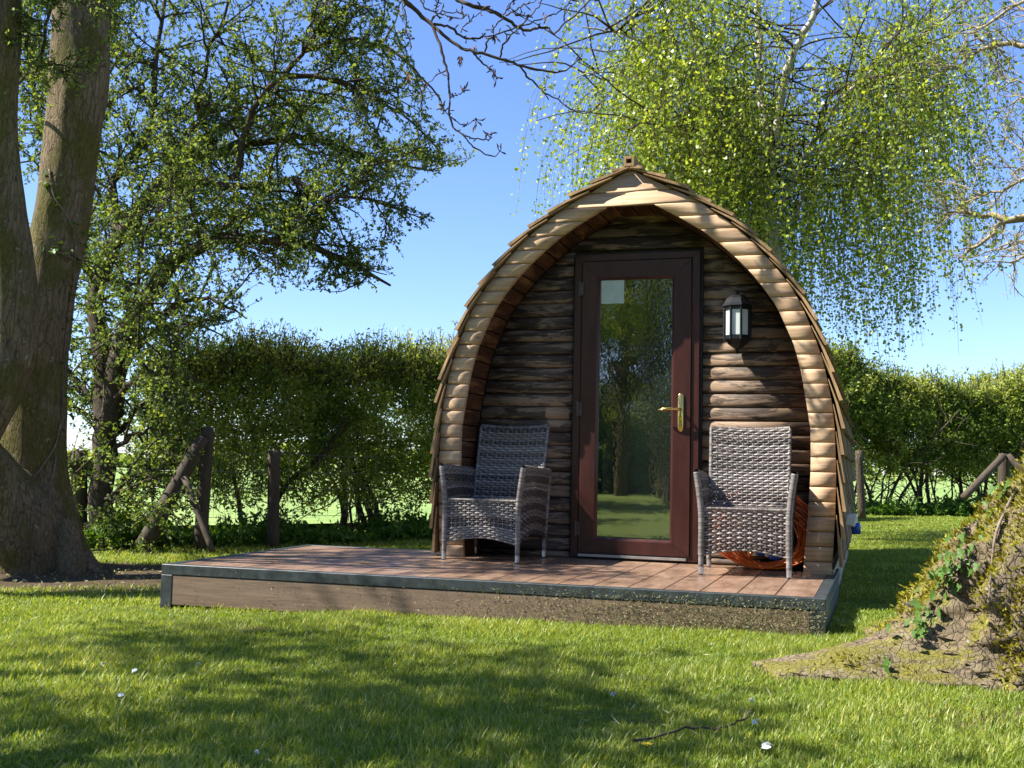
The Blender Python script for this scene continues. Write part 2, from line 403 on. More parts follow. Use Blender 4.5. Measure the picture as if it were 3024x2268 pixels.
M['root'] = bark('mossy_root_bark', (0.016, 0.012, 0.008), (0.36, 0.28, 0.18), (0.25, 0.23, 0.032), 0.43, 1.5, 1.0, 2.4, 0.20, True)
M['hawbark'] = bark('hawthorn_bark', (0.035, 0.028, 0.02), (0.13, 0.10, 0.075), (0.07, 0.07, 0.02), 0.6, 1.5)
M['birchbark'] = bark('birch_bark', (0.16, 0.13, 0.10), (0.80, 0.76, 0.68), (0.12, 0.10, 0.05), 0.64, 0.8, 0.3)
M['twig'] = plain('bare_twig', (0.075, 0.055, 0.04), 0.8, bscale=40, bstr=0.4, spec=0.2, vary=0.3)
M['palebark'] = plain('pale_twig', (0.34, 0.28, 0.18), 0.8, bscale=40, bstr=0.4, spec=0.2, vary=0.3)
M['haw'] = leaf_mat('hawthorn_leaf', (0.05, 0.095, 0.026), (0.115, 0.18, 0.042), (0.25, 0.31, 0.085), 0.48)
M['hedge'] = leaf_mat('hedge_leaf', (0.08, 0.135, 0.026), (0.20, 0.275, 0.05), (0.42, 0.46, 0.13), 0.52)
M['birch'] = leaf_mat('birch_leaf', (0.11, 0.19, 0.022), (0.25, 0.345, 0.036), (0.46, 0.52, 0.10), 0.46, 0.38, gloss=0.45)
M['ivy'] = leaf_mat('ivy_leaf', (0.03, 0.07, 0.015), (0.06, 0.12, 0.02), (0.10, 0.17, 0.03), 0.15, 0.5, gloss=0.2)
M['weed'] = leaf_mat('weed_leaf', (0.04, 0.10, 0.012), (0.08, 0.17, 0.02), (0.16, 0.27, 0.035), 0.4)
M['grass'] = leaf_mat('grass_blade', (0.10, 0.165, 0.020), (0.235, 0.315, 0.042), (0.50, 0.48, 0.18), 0.48, 0.45, gloss=0.35)
M['clip'] = leaf_mat('dried_clippings', (0.14, 0.15, 0.06), (0.24, 0.24, 0.11), (0.38, 0.36, 0.20), 0.2)
M['wood'] = leaf_mat('woodland_leaf', (0.10, 0.17, 0.03), (0.22, 0.32, 0.05), (0.40, 0.46, 0.10), 0.55)
M['ivystem'] = plain('ivy_stem', (0.20, 0.16, 0.12), 0.8, bscale=60, bstr=0.5, spec=0.2, vary=0.3)
M['deadleaf'] = plain('dead_leaf', (0.16, 0.07, 0.03), 0.8)
M['petal'] = plain('white_petal', (0.8, 0.8, 0.78), 0.6, vary=0.03)
M['yellow'] = plain('yellow_petal', (0.85, 0.62, 0.02), 0.6, vary=0.1)
M['stalk'] = plain('dry_stalk', (0.35, 0.25, 0.15), 0.8)

# ground
def ground_mat():
    m, nt, b, out = new_mat('lawn_soil')
    v = coords(nt, (1, 1, 1), False)
    big = noise(nt, v, 0.9, 5, 0.6); mid = noise(nt, v, 7, 5, 0.7); fine = noise(nt, v, 90, 4, 0.7)
    green = ramp(nt, fine, [(0.3, (0.075, 0.115, 0.02)), (0.7, (0.22, 0.28, 0.055))])
    green = mixc(nt, ramp(nt, mid, [(0.45, 0.0), (0.7, 0.5)]), green, (0.20, 0.19, 0.07))
    soil = ramp(nt, fine, [(0.3, (0.045, 0.030, 0.018)), (0.7, (0.15, 0.11, 0.07))])
    at_ = nd(nt, "ShaderNodeAttribute", attribute_name='bare')
    f = math_n(nt, 'ADD', at_.outputs['Fac'], math_n(nt, 'MULTIPLY', math_n(nt, 'SUBTRACT', mid, 0.5), 0.9))
    c = mixc(nt, ramp(nt, f, [(0.42, 0.0), (0.6, 1.0)]), green, soil)
    nt.links.new(c, b.inputs['Base Color']); b.inputs['Roughness'].default_value = 0.9; b.inputs['Specular IOR Level'].default_value = 0.1
    bump(nt, b, math_n(nt, 'ADD', fine, mid), 0.8, 0.03)
    return m
M['ground'] = ground_mat()
m, nt, b, out = new_mat('crop_field'); v = coords(nt, (1, 1, 1), False)
n1 = noise(nt, v, 3, 6, 0.7); n2 = noise(nt, v, 0.08, 3)
nt.links.new(mixc(nt, ramp(nt, n2, [(0.4, 0.0), (0.7, 0.5)]), ramp(nt, n1, [(0.3, (0.08, 0.16, 0.02)), (0.7, (0.24, 0.34, 0.07))]), (0.33, 0.40, 0.13)), b.inputs['Base Color'])
b.inputs['Roughness'].default_value = 0.9; bump(nt, b, n1, 0.6, 0.05); M['field'] = m

# ------------------------------------------------------------------ GROUND
HEDGE_L = np.array([(-9.5, -1.2), (-5.3, 2.55), (-3.9, 4.2), (-2.2, 7.2), (0.2, 12.5), (2.6, 20.0)])   # foot of the long hedge
HEDGE_R = np.array([(0.5, 14.6), (9.5, 19.4)])
BIG_L = np.array([-4.55, 0.0])         # foot of the ash
BIG_R = np.array([3.05, -2.0])          # foot of the mossy tree
def dist_poly(x, y, poly):
    best = np.full(np.shape(x), 1e9)
    for (x0, y0), (x1, y1) in zip(poly[:-1], poly[1:]):
        dx, dy = x1-x0, y1-y0; t = np.clip(((x-x0)*dx+(y-y0)*dy)/(dx*dx+dy*dy), 0, 1)
        best = np.minimum(best, np.hypot(x-x0-t*dx, y-y0-t*dy))
    return best
def bare(x, y):
    """1 where soil shows"""
    a = np.clip(1.15-np.hypot((x+3.6)/1.9, (y+0.35)/1.35), 0, 1)*1.7
    a = np.maximum(a, np.clip(1-dist_poly(x, y, HEDGE_L)/1.1, 0, 1)*1.3)
    a = np.maximum(a, np.clip(1.2-np.hypot((x-2.35)/0.95, (y+3.35)/0.5), 0, 1)*0.62)
    a = np.maximum(a, np.clip(1-np.hypot(x-1.25, y+3.75)/0.4, 0, 1)*0.6)
    a = np.maximum(a, np.clip(1-np.abs(y+1.82)/0.10, 0, 1)*0.8*((x > -2.2) & (x < 0.4)))
    a = np.maximum(a, np.clip(np.sin(x*2.3+1)*np.sin(y*3.1)+np.sin(x*5.1)*np.sin(y*4.3+x)*.6-.75, 0, 1)*1.1*(y < -1.9))
    return np.clip(a, 0, 1)
def axis_grid(fine0, fine1, step, lim):
    a = list(np.arange(fine0, fine1+1e-6, step)); s = step
    while a[-1] < lim: s *= 1.35; a.append(a[-1]+s)
    s = step
    while a[0] > -lim: s *= 1.35; a.insert(0, a[0]-s)
    return np.array(a)
gx = axis_grid(-7, 5, 0.10, 900); gy = axis_grid(-6, 10, 0.10, 900)
X, Y = np.meshgrid(gx, gy, indexing='ij'); Z = gz(X, Y)
V = np.stack([X, Y, Z], -1).reshape(-1, 3); nx, ny = X.shape
I = np.arange(nx*ny).reshape(nx, ny)
F = np.stack([I[:-1, :-1], I[1:, :-1], I[1:, 1:], I[:-1, 1:]], -1).reshape(-1, 4)
link('ground', mesh_np('ground', V, [F], bare(X, Y).ravel(), 'bare'), M['ground'], sm=True, kind='structure')
# the crop field beyond the hedges
fl = [(-60, -46)] + [tuple(p) for p in HEDGE_L[:-1]+np.array([-1.2, 0.9])] + [(2.9, 21.0), (9.5, 24.6), (60, 50), (260, 160), (200, 420), (-300, 400), (-300, 0)]
fv = [(x, y, float(gz(x, y))+0.03) for x, y in fl]
me = bpy.data.meshes.new('field'); me.from_pydata(fv, [], [tuple(range(len(fv)))]); me.update()
bm = bmesh.new(); bm.from_mesh(me); bmesh.ops.triangulate(bm, faces=bm.faces); bm.to_mesh(me); bm.free()
for v_ in me.vertices: v_.co.z = -0.19
link('field', me, M['field'], kind='structure')

# ------------------------------------------------------------------ POD
ZT = np.array([-0.2, 0, .074, .163, .33, .58, .67, .85, .937, 1.023, 1.11, 1.198, 1.285, 1.373, 1.46, 1.55, 1.638, 1.728, 1.82, 1.91, 2.003, 2.095, 2.185, 2.275, 2.347, 2.41, 2.505])
XO = np.array([1.215, 1.235, 1.24, 1.247, 1.256, 1.262, 1.260, 1.254, 1.247, 1.237, 1.220, 1.202, 1.18, 1.152, 1.12, 1.085, 1.045, .993, .925, .852, .770, .680, .560, .435, .300, .18, 0.0])
ZI = np.array([-0.2, 0, .163, .33, .58, .68, .85, .935, 1.02, 1.11, 1.2, 1.285, 1.373, 1.46, 1.55, 1.638, 1.73, 1.82, 1.91, 2.0, 2.095, 2.185, 2.275])
XI = np.array([1.065, 1.075, 1.085, 1.10, 1.115, 1.117, 1.115, 1.103, 1.09, 1.075, 1.06, 1.039, 1.014, .977, .938, .892, .828, .755, .67, .573, .455, .31, .15])
XC = 0.43; YF = -0.33; YB = 3.75
xo = lambda z: float(np.interp(z, ZT, XO)); xi = lambda z: float(np.interp(z, ZI, XI)) if z < 2.275 else 0.0
pod = thing('camping_pod', 'arched wooden camping pod with pale log front and cedar shingles behind the decking', 'camping pod', (XC, 1.6, -0.2))

def log_board(name, zlo, zhi, fx0, fx1, yf, yb, bulge, mat_, n=7, **p):
    mb = MB(); vs = []; g = 0.0016
    for i in range(n):
        t = i/(n-1); z = zlo+g + (zhi-zlo-2*g)*t
        yy = yf - bulge*math.sqrt(max(0, 1-(2*t-1)**2))
        a, b_ = fx0(z), fx1(z)
        if b_ < a: a = b_ = (a+b_)/2
        vs += [(a, yy, z), (b_, yy, z), (a, yb, z), (b_, yb, z)]
    fs = []
    for i in range(n-1):
        o = i*4; q = o+4
        fs += [(o, o+1, q+1, q), (o+2, q+2, q+3, o+3), (o, q, q+2, o+2), (o+1, o+3, q+3, q+1)]
    fs += [(0, 2, 3, 1), (4*(n-1), 4*(n-1)+1, 4*(n-1)+3, 4*(n-1)+2)]
    mb.add(vs, fs); o = mb.obj(name, mat_, pod, **p); smooth(o)
    o.data.polygons.foreach_set("use_smooth", [abs(q.normal.x) < 0.3 and q.normal.y < 0 for q in o.data.polygons])
    return o
ks = [-0.16] + [0.075+0.088*k for k in range(-1, 27)] + [2.503]
for z0, z1 in zip(ks[:-1], ks[1:]):
    if z0 > 2.27:
        log_board('face_board', z0, z1, lambda z: XC-xo(z), lambda z: XC+xo(z), YF, YF+0.028, 0.0095, M['face'])
    elif z0 > -0.1:
        log_board('face_board', z0, z1, lambda z: XC-xo(z), lambda z: XC-xi(z), YF, YF+0.028, 0.0095, M['face'])
        log_board('face_board', z0, z1, lambda z: XC+xi(z), lambda z: XC+xo(z), YF, YF+0.028, 0.0095, M['face'])
# recessed wall of stained half logs
DX0, DX1, DZ1 = -0.018, 0.855, 2.04
wz_ = [0.0415+0.0876*k for k in range(-1, 27)]; wz_[0] = 0.0
xw = lambda z: xi(z)-0.012 if z < 2.26 else 0.17
for z0, z1 in zip(wz_[:-1], wz_[1:]):
    if z1 > 2.33: break
    if z0 < DZ1-0.03:
        log_board('wall_log', z0, z1, lambda z: XC-xw(z), lambda z: DX0, 0.004, 0.04, 0.015, M['log'])
        log_board('wall_log', z0, z1, lambda z: DX1, lambda z: XC+xw(z), 0.004, 0.04, 0.015, M['log'])
    else:
        log_board('wall_log', z0, z1, lambda z: XC-xw(z), lambda z: XC+xw(z), 0.004, 0.04, 0.015, M['log'])
# soffit boards under the overhang, following the inner arch
def arch_curve(zs, xs, n=400):
    P = [(XC-x, z) for z, x in zip(zs, xs)]; P += [(XC+x, z) for z, x in zip(zs[::-1], xs[::-1])]
    P = np.array(P); d = np.r_[0, np.cumsum(np.hypot(*np.diff(P, axis=0).T))]
    return P, d
Pi, di = arch_curve(ZI[1:], XI[1:])
def on(P, d, s): return np.array([np.interp(s, d, P[:, 0]), np.interp(s, d, P[:, 1])])
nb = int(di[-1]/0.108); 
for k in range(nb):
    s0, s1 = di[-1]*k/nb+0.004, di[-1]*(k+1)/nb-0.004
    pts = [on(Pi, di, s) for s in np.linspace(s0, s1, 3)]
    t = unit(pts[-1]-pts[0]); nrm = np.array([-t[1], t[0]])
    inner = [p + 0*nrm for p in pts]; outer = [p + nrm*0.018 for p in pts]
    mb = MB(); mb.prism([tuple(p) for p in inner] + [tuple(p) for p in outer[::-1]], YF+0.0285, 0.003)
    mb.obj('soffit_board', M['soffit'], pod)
# dark shell behind boards and shingles
Po, do = arch_curve(ZT[1:], XO[1:]-0.012)
mb = MB()
n = len(Po)
ring = [(p[0], p[1]) for p in Po]
vs = [(x, YF+0.030, z-0.01) for x, z in ring] + [(x, YB, z-0.01) for x, z in ring] + [(XC+(x-XC)*0.965, YF+0.030, (z-0.01)*0.985) for x, z in ring] + [(XC+(x-XC)*0.965, YB, (z-0.01)*0.985) for x, z in ring]
fs = [(i, i+1, n+i+1, n+i) for i in range(n-1)] + [(2*n+i, 3*n+i, 3*n+i+1, 2*n+i+1) for i in range(n-1)] + [(i, 2*n+i, 2*n+i+1, i+1) for i in range(n-1)]
mb.add(vs, fs); mb.obj('roof_shell', M['shell'], pod)
mb = MB(); mb.prism([(x, z-0.02) for x, z in ring], 0.045, 0.06); mb.prism([(x, z-0.02) for x, z in ring], YB-0.03, YB-0.005)
mb.box(XC-1.2, XC+1.2, YF+0.05, YB-0.05, -0.12, -0.015)
mb.obj('inner_wall', M['shell'], pod)
mb = MB(); mb.box(XC-1.225, XC-1.19, YF+0.05, YB, -0.25, -0.001); mb.obj('base_skirt', M['side'], pod); mb = MB(); mb.box(XC+1.215, XC+1.25, YF+0.012, YB, -0.28, 0.03)
mb.obj('base_skirt', M['side'], pod)
# cedar shingles: rows from the eaves up, butts kicked out
P2, d2 = arch_curve(ZT[1:], XO[1:]+0.003); half = d2[-1]/2; EXP = 0.163
rs = random.Random(3)
def shingle_mb(mb, side, s, y0, y1, kick, jag):
    top = min(s+0.30, half-0.004)
    def pt(ss, off):
        q = ss if side < 0 else d2[-1]-ss
        p = on(P2, d2, q); e = 0.01; t = unit(on(P2, d2, min(q+e, d2[-1]))-on(P2, d2, max(q-e, 0)))
        n_ = np.array([-t[1], t[0]]); return p + n_*off
    a = pt(s, kick); b0 = pt(s, kick+0.021); c = pt(top, 0.002); d_ = pt(top, 0.006)
    m0, m1 = pt((s+top)/2, max(0.004, kick*0.5)), pt((s+top)/2, kick*0.5+0.014)
    ds = jag
    a2 = pt(s+ds, kick); b2 = pt(s+ds, kick+0.021)
    V_ = []
    for y, A, B in ((y0, a, b0), (y1, a2, b2)):
        V_ += [(A[0], y, A[1]), (B[0], y, B[1]), (m1[0], y, m1[1]), (d_[0], y, d_[1]), (c[0], y, c[1]), (m0[0], y, m0[1])]
    mb.add(V_, [(0, 1, 2, 3, 4, 5), (11, 10, 9, 8, 7, 6), (0, 6, 7, 1), (1, 7, 8, 2), (2, 8, 9, 3), (3, 9, 10, 4), (4, 10, 11, 5), (5, 11, 6, 0)])
rest = MB()
nrow = int(half/EXP)+1
for side in (-1, 1):
    for r_ in range(nrow):
        s = 0.02+r_*EXP + (0.0 if side < 0 else 0.03)
        if s > half-0.07: continue
        y = YF-0.026 - rs.uniform(0, 0.020); i = 0
        while y < YB-0.05:
            w = rs.uniform(0.09, 0.17); y1 = min(y+w, YB); kick = rs.uniform(0.024, 0.042); jag = rs.uniform(-0.006, 0.006)
            if i < (7 if side > 0 else 4):
                mb = MB(); shingle_mb(mb, side, s+rs.uniform(-0.006, 0.006), y, y1-0.004, kick, jag)
                mb.obj('roof_shingle', M['shingle'], pod)
            else: shingle_mb(rest, side, s+rs.uniform(-0.006, 0.006), y, y1-0.004, kick, jag)
            y = y1; i += 1
rest.obj('roof_shingle_rows', M['shingle'], pod, kind='stuff')
# ridge: two capping boards and a small hollow ridge vent
mb = MB(); mb.box(XC-0.058, XC+0.062, YF-0.02, YB, 2.505, 2.527)
mb.obj('ridge_board', M['shingle'], pod, bevel=0.002)
for dx, lean in ((-0.075, 0.52), (0.08, -0.52)):
    mb = MB(); R_ = Matrix.Translation((XC+dx, 0, 2.478)) @ Matrix.Rotation(-lean, 4, 'Y')
    mb.box(-0.085, 0.07, YF-0.012, YB, 0.005, 0.022, R_); mb.obj('ridge_capping', M['shingle'], pod, bevel=0.002)
mb = MB(); w0, w1 = 0.033, 0.018; cz = 2.556
for (a, b_, c, d_) in ((-w0, -w1, -w0, w0), (w1, w0, -w0, w0), (-w1, w1, -w0, -w1+0.004), (-w1, w1, w1-0.004, w0)):
    mb.box(XC-0.006+a, XC-0.006+b_, YF-0.026, YF+0.9, cz+c, cz+d_)
mb.obj('ridge_vent', M['shingle'], pod, bevel=0.0015)
mb = MB(); mb.box(XC-0.024, XC+0.012, YF+0.02, YF+0.03, cz-0.014, cz+0.014); mb.obj('vent_hole', M['seal'], pod)

# the door (a part) and its pieces (sub-parts)
door = MB().box(-0.016, 0.852, -0.004, 0.03, 0.0, 2.036).obj('door', M['seal'], pod)
def rail(name, o, i_, y0, y1, lip, parent, side):
    """one mitred member between outer rect o and inner rect i_ (x0,x1,z0,z1)"""
    X0, X1, Z0, Z1 = o; x0, x1, z0, z1 = i_
    q = {'l': [(X0, Z0), (x0, z0), (x0, z1), (X0, Z1)], 'r': [(x1, z0), (X1, Z0), (X1, Z1), (x1, z1)],
         't': [(x0, z1), (x1, z1), (X1, Z1), (X0, Z1)], 'b': [(X0, Z0), (X1, Z0), (x1, z0), (x0, z0)]}[side]
    s = 0.0004
    cx = sum(a for a, _ in q)/4; czz = sum(b for _, b in q)/4
    q = [(a+(cx-a)*s*3, b+(czz-b)*s*0.5) if side in 'lr' else (a+(cx-a)*s*0.5, b+(czz-b)*s*3) for a, b in q]
    mb = MB(); mb.prism(q, y0, y1)
    if lip:
        L = lip
        lips = {'l': [(x0, z0), (x0+L, z0+L), (x0+L, z1-L), (x0, z1)], 'r': [(x1-L, z0+L), (x1, z0), (x1, z1), (x1-L, z1-L)],
                't': [(x0+L, z1-L), (x1-L, z1-L), (x1, z1), (x0, z1)], 'b': [(x0, z0), (x1, z0), (x1-L, z0+L), (x0+L, z0+L)]}[side]
        yy = [y0+0.0005 if (abs(a-x0) < 1e-6 or abs(a-x1) < 1e-6) and (abs(b-z0) < 1e-6 or abs(b-z1) < 1e-6) else y0+L for a, b in lips]
        mb.add([(a, y, b) for (a, b), y in zip(lips, yy)] + [(a, y1, b) for (a, b) in lips], [(0, 1, 2, 3), (7, 6, 5, 4), (0, 4, 5, 1), (1, 5, 6, 2), (2, 6, 7, 3), (3, 7, 4, 0)])
    return mb.obj(name, M['upvc'], parent, bevel=0.0012)
for s_ in 'lrtb':
    rail('door_frame', (0.0, 0.836, 0.012, 2.022), (0.046, 0.788, 0.045, 1.978), -0.042, -0.005, 0.006, door, s_)
    rail('door_stile' if s_ in 'lr' else 'door_rail', (0.053, 0.783, 0.045, 1.972), (0.158, 0.672, 0.128, 1.862), -0.052, -0.008, 0.016, door, s_)
MB().box(0.165, 0.665, -0.030, -0.020, 0.12, 1.87).obj('door_pane', M['pane'], door)
MB().box(0.180, 0.333, -0.0325, -0.0305, 1.690, 1.846).obj('taped_paper', M['paper'], door, label='pale square of paper taped to the glass')
MB().box(0.055, 0.765, -0.058, -0.044, 0.018, 0.034).obj('threshold_strip', M['alu'], door, bevel=0.001)
for hz in (1.79, 0.985, 0.20):
    mb = MB(); mb.box(0.030, 0.066, -0.068, -0.044, hz-0.045, hz+0.045); mb.tube([(0.036, -0.066, hz-0.052), (0.036, -0.066, hz+0.052)], 0.009, 8)
    mb.obj('hinge', M['steel_hinge'], door, bevel=0.003)
mb = MB(); pl = []
for k in range(9): a = math.pi*k/8; pl.append((0.722+0.0185*math.cos(a), 1.072+0.0185*math.sin(a)))
for k in range(9): a = math.pi+math.pi*k/8; pl.append((0.722+0.0185*math.cos(a), 0.860+0.0185*math.sin(a)))
mb.prism(pl, -0.062, -0.052); mb.obj('handle_plate', M['brass'], door, bevel=0.003, sm=True)
mb = MB(); mb.tube([(0.722, -0.060, 0.985), (0.722, -0.092, 0.985), (0.712, -0.104, 0.986), (0.66, -0.108, 0.989), (0.62, -0.106, 0.986), (0.588, -0.099, 0.979), (0.580, -0.092, 0.976)], [0.010, 0.009, 0.0095, 0.010, 0.009, 0.007, 0.004], 12)
mb.obj('handle', M['brass'], door, sm=True)
mb = MB(); mb.tube([(0.722, -0.066, 0.892), (0.722, -0.058, 0.892)], 0.008, 12); mb.box(0.7185, 0.7255, -0.067, -0.059, 0.872, 0.888); mb.obj('lock_barrel', M['alu'], door)

# ------------------------------------------------------------------ LANTERN
lant = thing('wall_lantern', 'black half round coach lantern with frosted panes on the log wall beside the door', 'lantern', (1.083, -0.02, 1.35))
LC = (1.083, -0.098, 0.0); A0 = math.pi/8
MB().box(1.083-0.045, 1.083+0.045, -0.040, -0.014, 1.44, 1.66).obj('backplate', M['black'], lant, bevel=0.004)
mb = MB(); mb.lathe([(0.094, 1.632), (0.098, 1.640), (0.094, 1.652), (0.088, 1.655), (0.070, 1.690), (0.048, 1.708), (0.028, 1.712), (0.012, 1.716)], 8, LC, A0)
mb.obj('lamp_roof', M['black'], lant)
MB().lathe([(0.006, 1.714), (0.005, 1.722), (0.011, 1.728), (0.012, 1.735), (0.006, 1.743)], 10, LC).obj('finial', M['black'], lant, sm=True)
mb = MB()
for k in range(8):
    a = A0+2*math.pi*k/8; x, y = LC[0]+0.084*math.cos(a), LC[1]+0.084*math.sin(a)
    if y > -0.02: continue
    mb.tube([(x, y, 1.425), (x, y, 1.640)], 0.0085, 6)
mb.lathe([(0.078, 1.425), (0.088, 1.428), (0.088, 1.452), (0.078, 1.455)], 8, LC, A0)
mb.lathe([(0.078, 1.615), (0.088, 1.618), (0.088, 1.640), (0.078, 1.643)], 8, LC, A0)
mb.obj('lamp_frame', M['black'], lant)
for k in range(8):
    a0, a1 = A0+2*math.pi*k/8, A0+2*math.pi*(k+1)/8
    am = (a0+a1)/2
    if LC[1]+0.08*math.sin(am) > -0.04: continue
    P_ = [(LC[0]+0.078*math.cos(a), LC[1]+0.078*math.sin(a)) for a in (a0, a1)]
    Q_ = [(LC[0]+0.0755*math.cos(a), LC[1]+0.0755*math.sin(a)) for a in (a0, a1)]
    vs = [(p[0], p[1], z) for z in (1.45, 1.62) for p in P_+Q_]
    MB().add(vs, [(0, 1, 5, 4), (2, 6, 7, 3), (0, 4, 6, 2), (1, 3, 7, 5), (0, 2, 3, 1), (4, 5, 7, 6)]).obj('lamp_pane', M['milk'], lant)
MB().lathe([(0.012, 1.45), (0.014, 1.48), (0.024, 1.50), (0.027, 1.525), (0.018, 1.55), (0.004, 1.558)], 12, LC).obj('bulb', M['white'], lant, sm=True)
mb = MB(); mb.lathe([(0.012, 1.348), (0.007, 1.356), (0.012, 1.366), (0.020, 1.372), (0.040, 1.385), (0.058, 1.398), (0.066, 1.410), (0.084, 1.427)], 8, LC, A0)
mb.obj('lamp_base', M['black'], lant)
MB().lathe([(0.002, 1.336), (0.008, 1.342), (0.008, 1.350), (0.004, 1.356)], 8, LC).obj('lower_finial', M['black'], lant, sm=True)

# ------------------------------------------------------------------ POWER INLET on the side
inlet = thing('power_inlet', 'white hook-up inlet box with blue lower cap on the pod side wall', 'power socket', (1.74, 0.1, 0.3))
R_ = Matrix.Translation((1.765, 0.20, 0.275)) @ Matrix.Rotation(0.18, 4, 'Y') @ Matrix.Scale(0.78, 4)
MB().box(-0.045, 0.035, -0.05, 0.05, -0.01, 0.075, R_).obj('housing', M['white'], inlet, bevel=0.006)
MB().box(-0.01, 0.055, -0.042, 0.042, 0.02, 0.088, R_ @ Matrix.Rotation(-0.25, 4, 'Y')).obj('lid', M['white'], inlet, bevel=0.008)
mb = MB(); mb.tube([R_ @ Vector((0.030, 0, 0.02)), R_ @ Vector((0.042, 0, -0.005)), R_ @ Vector((0.055, 0, -0.065))], [0.028, 0.031, 0.027], 16); mb.obj('blue_cap', M['blue'], inlet, sm=True)

# ------------------------------------------------------------------ DECK
deck = thing('decking', 'low composite decking platform with slate coloured edging in front of the pod', 'decking', (-0.1, -0.87, -0.2))
FLp, FRp, BLp, BRp = np.array([-1.931, -1.765]), np.array([1.684, -1.652]), np.array([-1.973, 0.02]), np.array([1.70, 0.13])
def dk(u, v): return (FLp*(1-u)+FRp*u)*(1-v) + (BLp*(1-u)+BRp*u)*v
W_ = 3.617; tw = 0.055/W_
def quad_prism(name, c, z0, z1, m_, parent, bevel=0.003, **p):
    vs = [(x, y, z) for z in (z0, z1) for x, y in c]
    return MB().add(vs, [(0, 3, 2, 1), (4, 5, 6, 7), (0, 1, 5, 4), (1, 2, 6, 5), (2, 3, 7, 6), (3, 0, 4, 7)]).obj(name, m_, parent, bevel=bevel, **p)
xs_j = []   # joints measured on the front edge
N_B = 20; u0b, u1b = tw, 1-tw
js = [0.90, 1.084, 1.265, 1.446]; base = (js[0]+1.931)/W_
us = [base + k*0.1815/W_ for k in range(-16, 5)]
us = [u for u in us if u0b+0.01 < u < u1b-0.01]; us = [u0b]+us+[u1b]
for a, b_ in zip(us[:-1], us[1:]):
    g = 0.0032/W_
    quad_prism('deck_board', [dk(a+g, 0.033), dk(b_-g, 0.033), dk(b_-g, 0.968), dk(a+g, 0.968)], -0.028, 0.0, M['deck'], deck, 0.0015)
t1 = 0.0325
quad_prism('edge_trim', [dk(0, 0), dk(1, 0), dk(1-tw, t1), dk(tw, t1)], -0.054, 0.003, M['trim'], deck)
quad_prism('edge_trim', [dk(1, 0.0005), dk(1, 1), dk(1-tw, 0.969), dk(1-tw, t1+.0005)], -0.054, 0.003, M['trim'], deck)
quad_prism('edge_trim', [dk(0, 1), dk(0, 0.0005), dk(tw, t1+.0005), dk(tw, 0.969)], -0.054, 0.003, M['trim'], deck)
quad_prism('edge_trim', [dk(tw, 0.9695), dk(1-tw, 0.9695), dk(1, 1.0), dk(0, 1.0)], -0.054, 0.0025, M['trim'], deck)
cw = 0.072/W_
quad_prism('corner_trim', [dk(0, 0), dk(cw, 0), dk(cw, 0.03), dk(0, 0.03)], -0.30, -0.0545, M['trim'], deck)
quad_prism('corner_trim', [dk(1-cw, 0), dk(1, 0), dk(1, 0.03), dk(1-cw, 0.03)], -0.30, -0.0545, M['trim'], deck)
quad_prism('fascia_board', [dk(cw, 0.002), dk(1-cw, 0.002), dk(1-cw, 0.016), dk(cw, 0.016)], -0.222, -0.057, M['fascia'], deck, 0.003)
quad_prism('fascia_board', [dk(1-0.022/W_, 0.0305), dk(1-.003/W_, 0.0305), dk(1-.003/W_, 0.99), dk(1-0.022/W_, 0.99)], -0.26, -0.066, M['trim'], deck, 0.002)
quad_prism('fascia_board', [dk(0.003/W_, 0.0305), dk(0.022/W_, 0.0305), dk(0.022/W_, 0.99), dk(0.003/W_, 0.99)], -0.26, -0.066, M['fascia'], deck, 0.002)
quad_prism('bearer', [dk(0.05, 0.03), dk(0.95, 0.03), dk(0.95, 0.05), dk(0.05, 0.05)], -0.28, -0.07, M['shell'], deck, 0)
# dried mower clippings stuck on the fascia
N = 9000; u = np.concatenate([RNG.beta(4.2, 1.3, int(N*0.86)), RNG.uniform(0.03, 1, N-int(N*0.86))]); v = RNG.beta(0.9, 1.4, N)
keep = RNG.uniform(0, 1, N) < (0.25+0.75*np.clip((u-0.45)/0.3, 0, 1)); u, v = u[keep], v[keep]; N = len(u)
c2 = np.array([dk(a, 0.0) for a in u]); C = np.stack([c2[:, 0], c2[:, 1]-RNG.uniform(0.001, 0.007, N), -0.21+v*0.205], 1)
ax = RNG.normal(0, 1, (N, 3))*np.array([1, 0.25, 0.8])
Vv, Ff, tt = leaves(C, 0.014, RNG, unit(ax), 0.18)
link('grass_clippings', mesh_np('grass_clippings', Vv, [Ff], tt), M['clip'], kind='stuff')

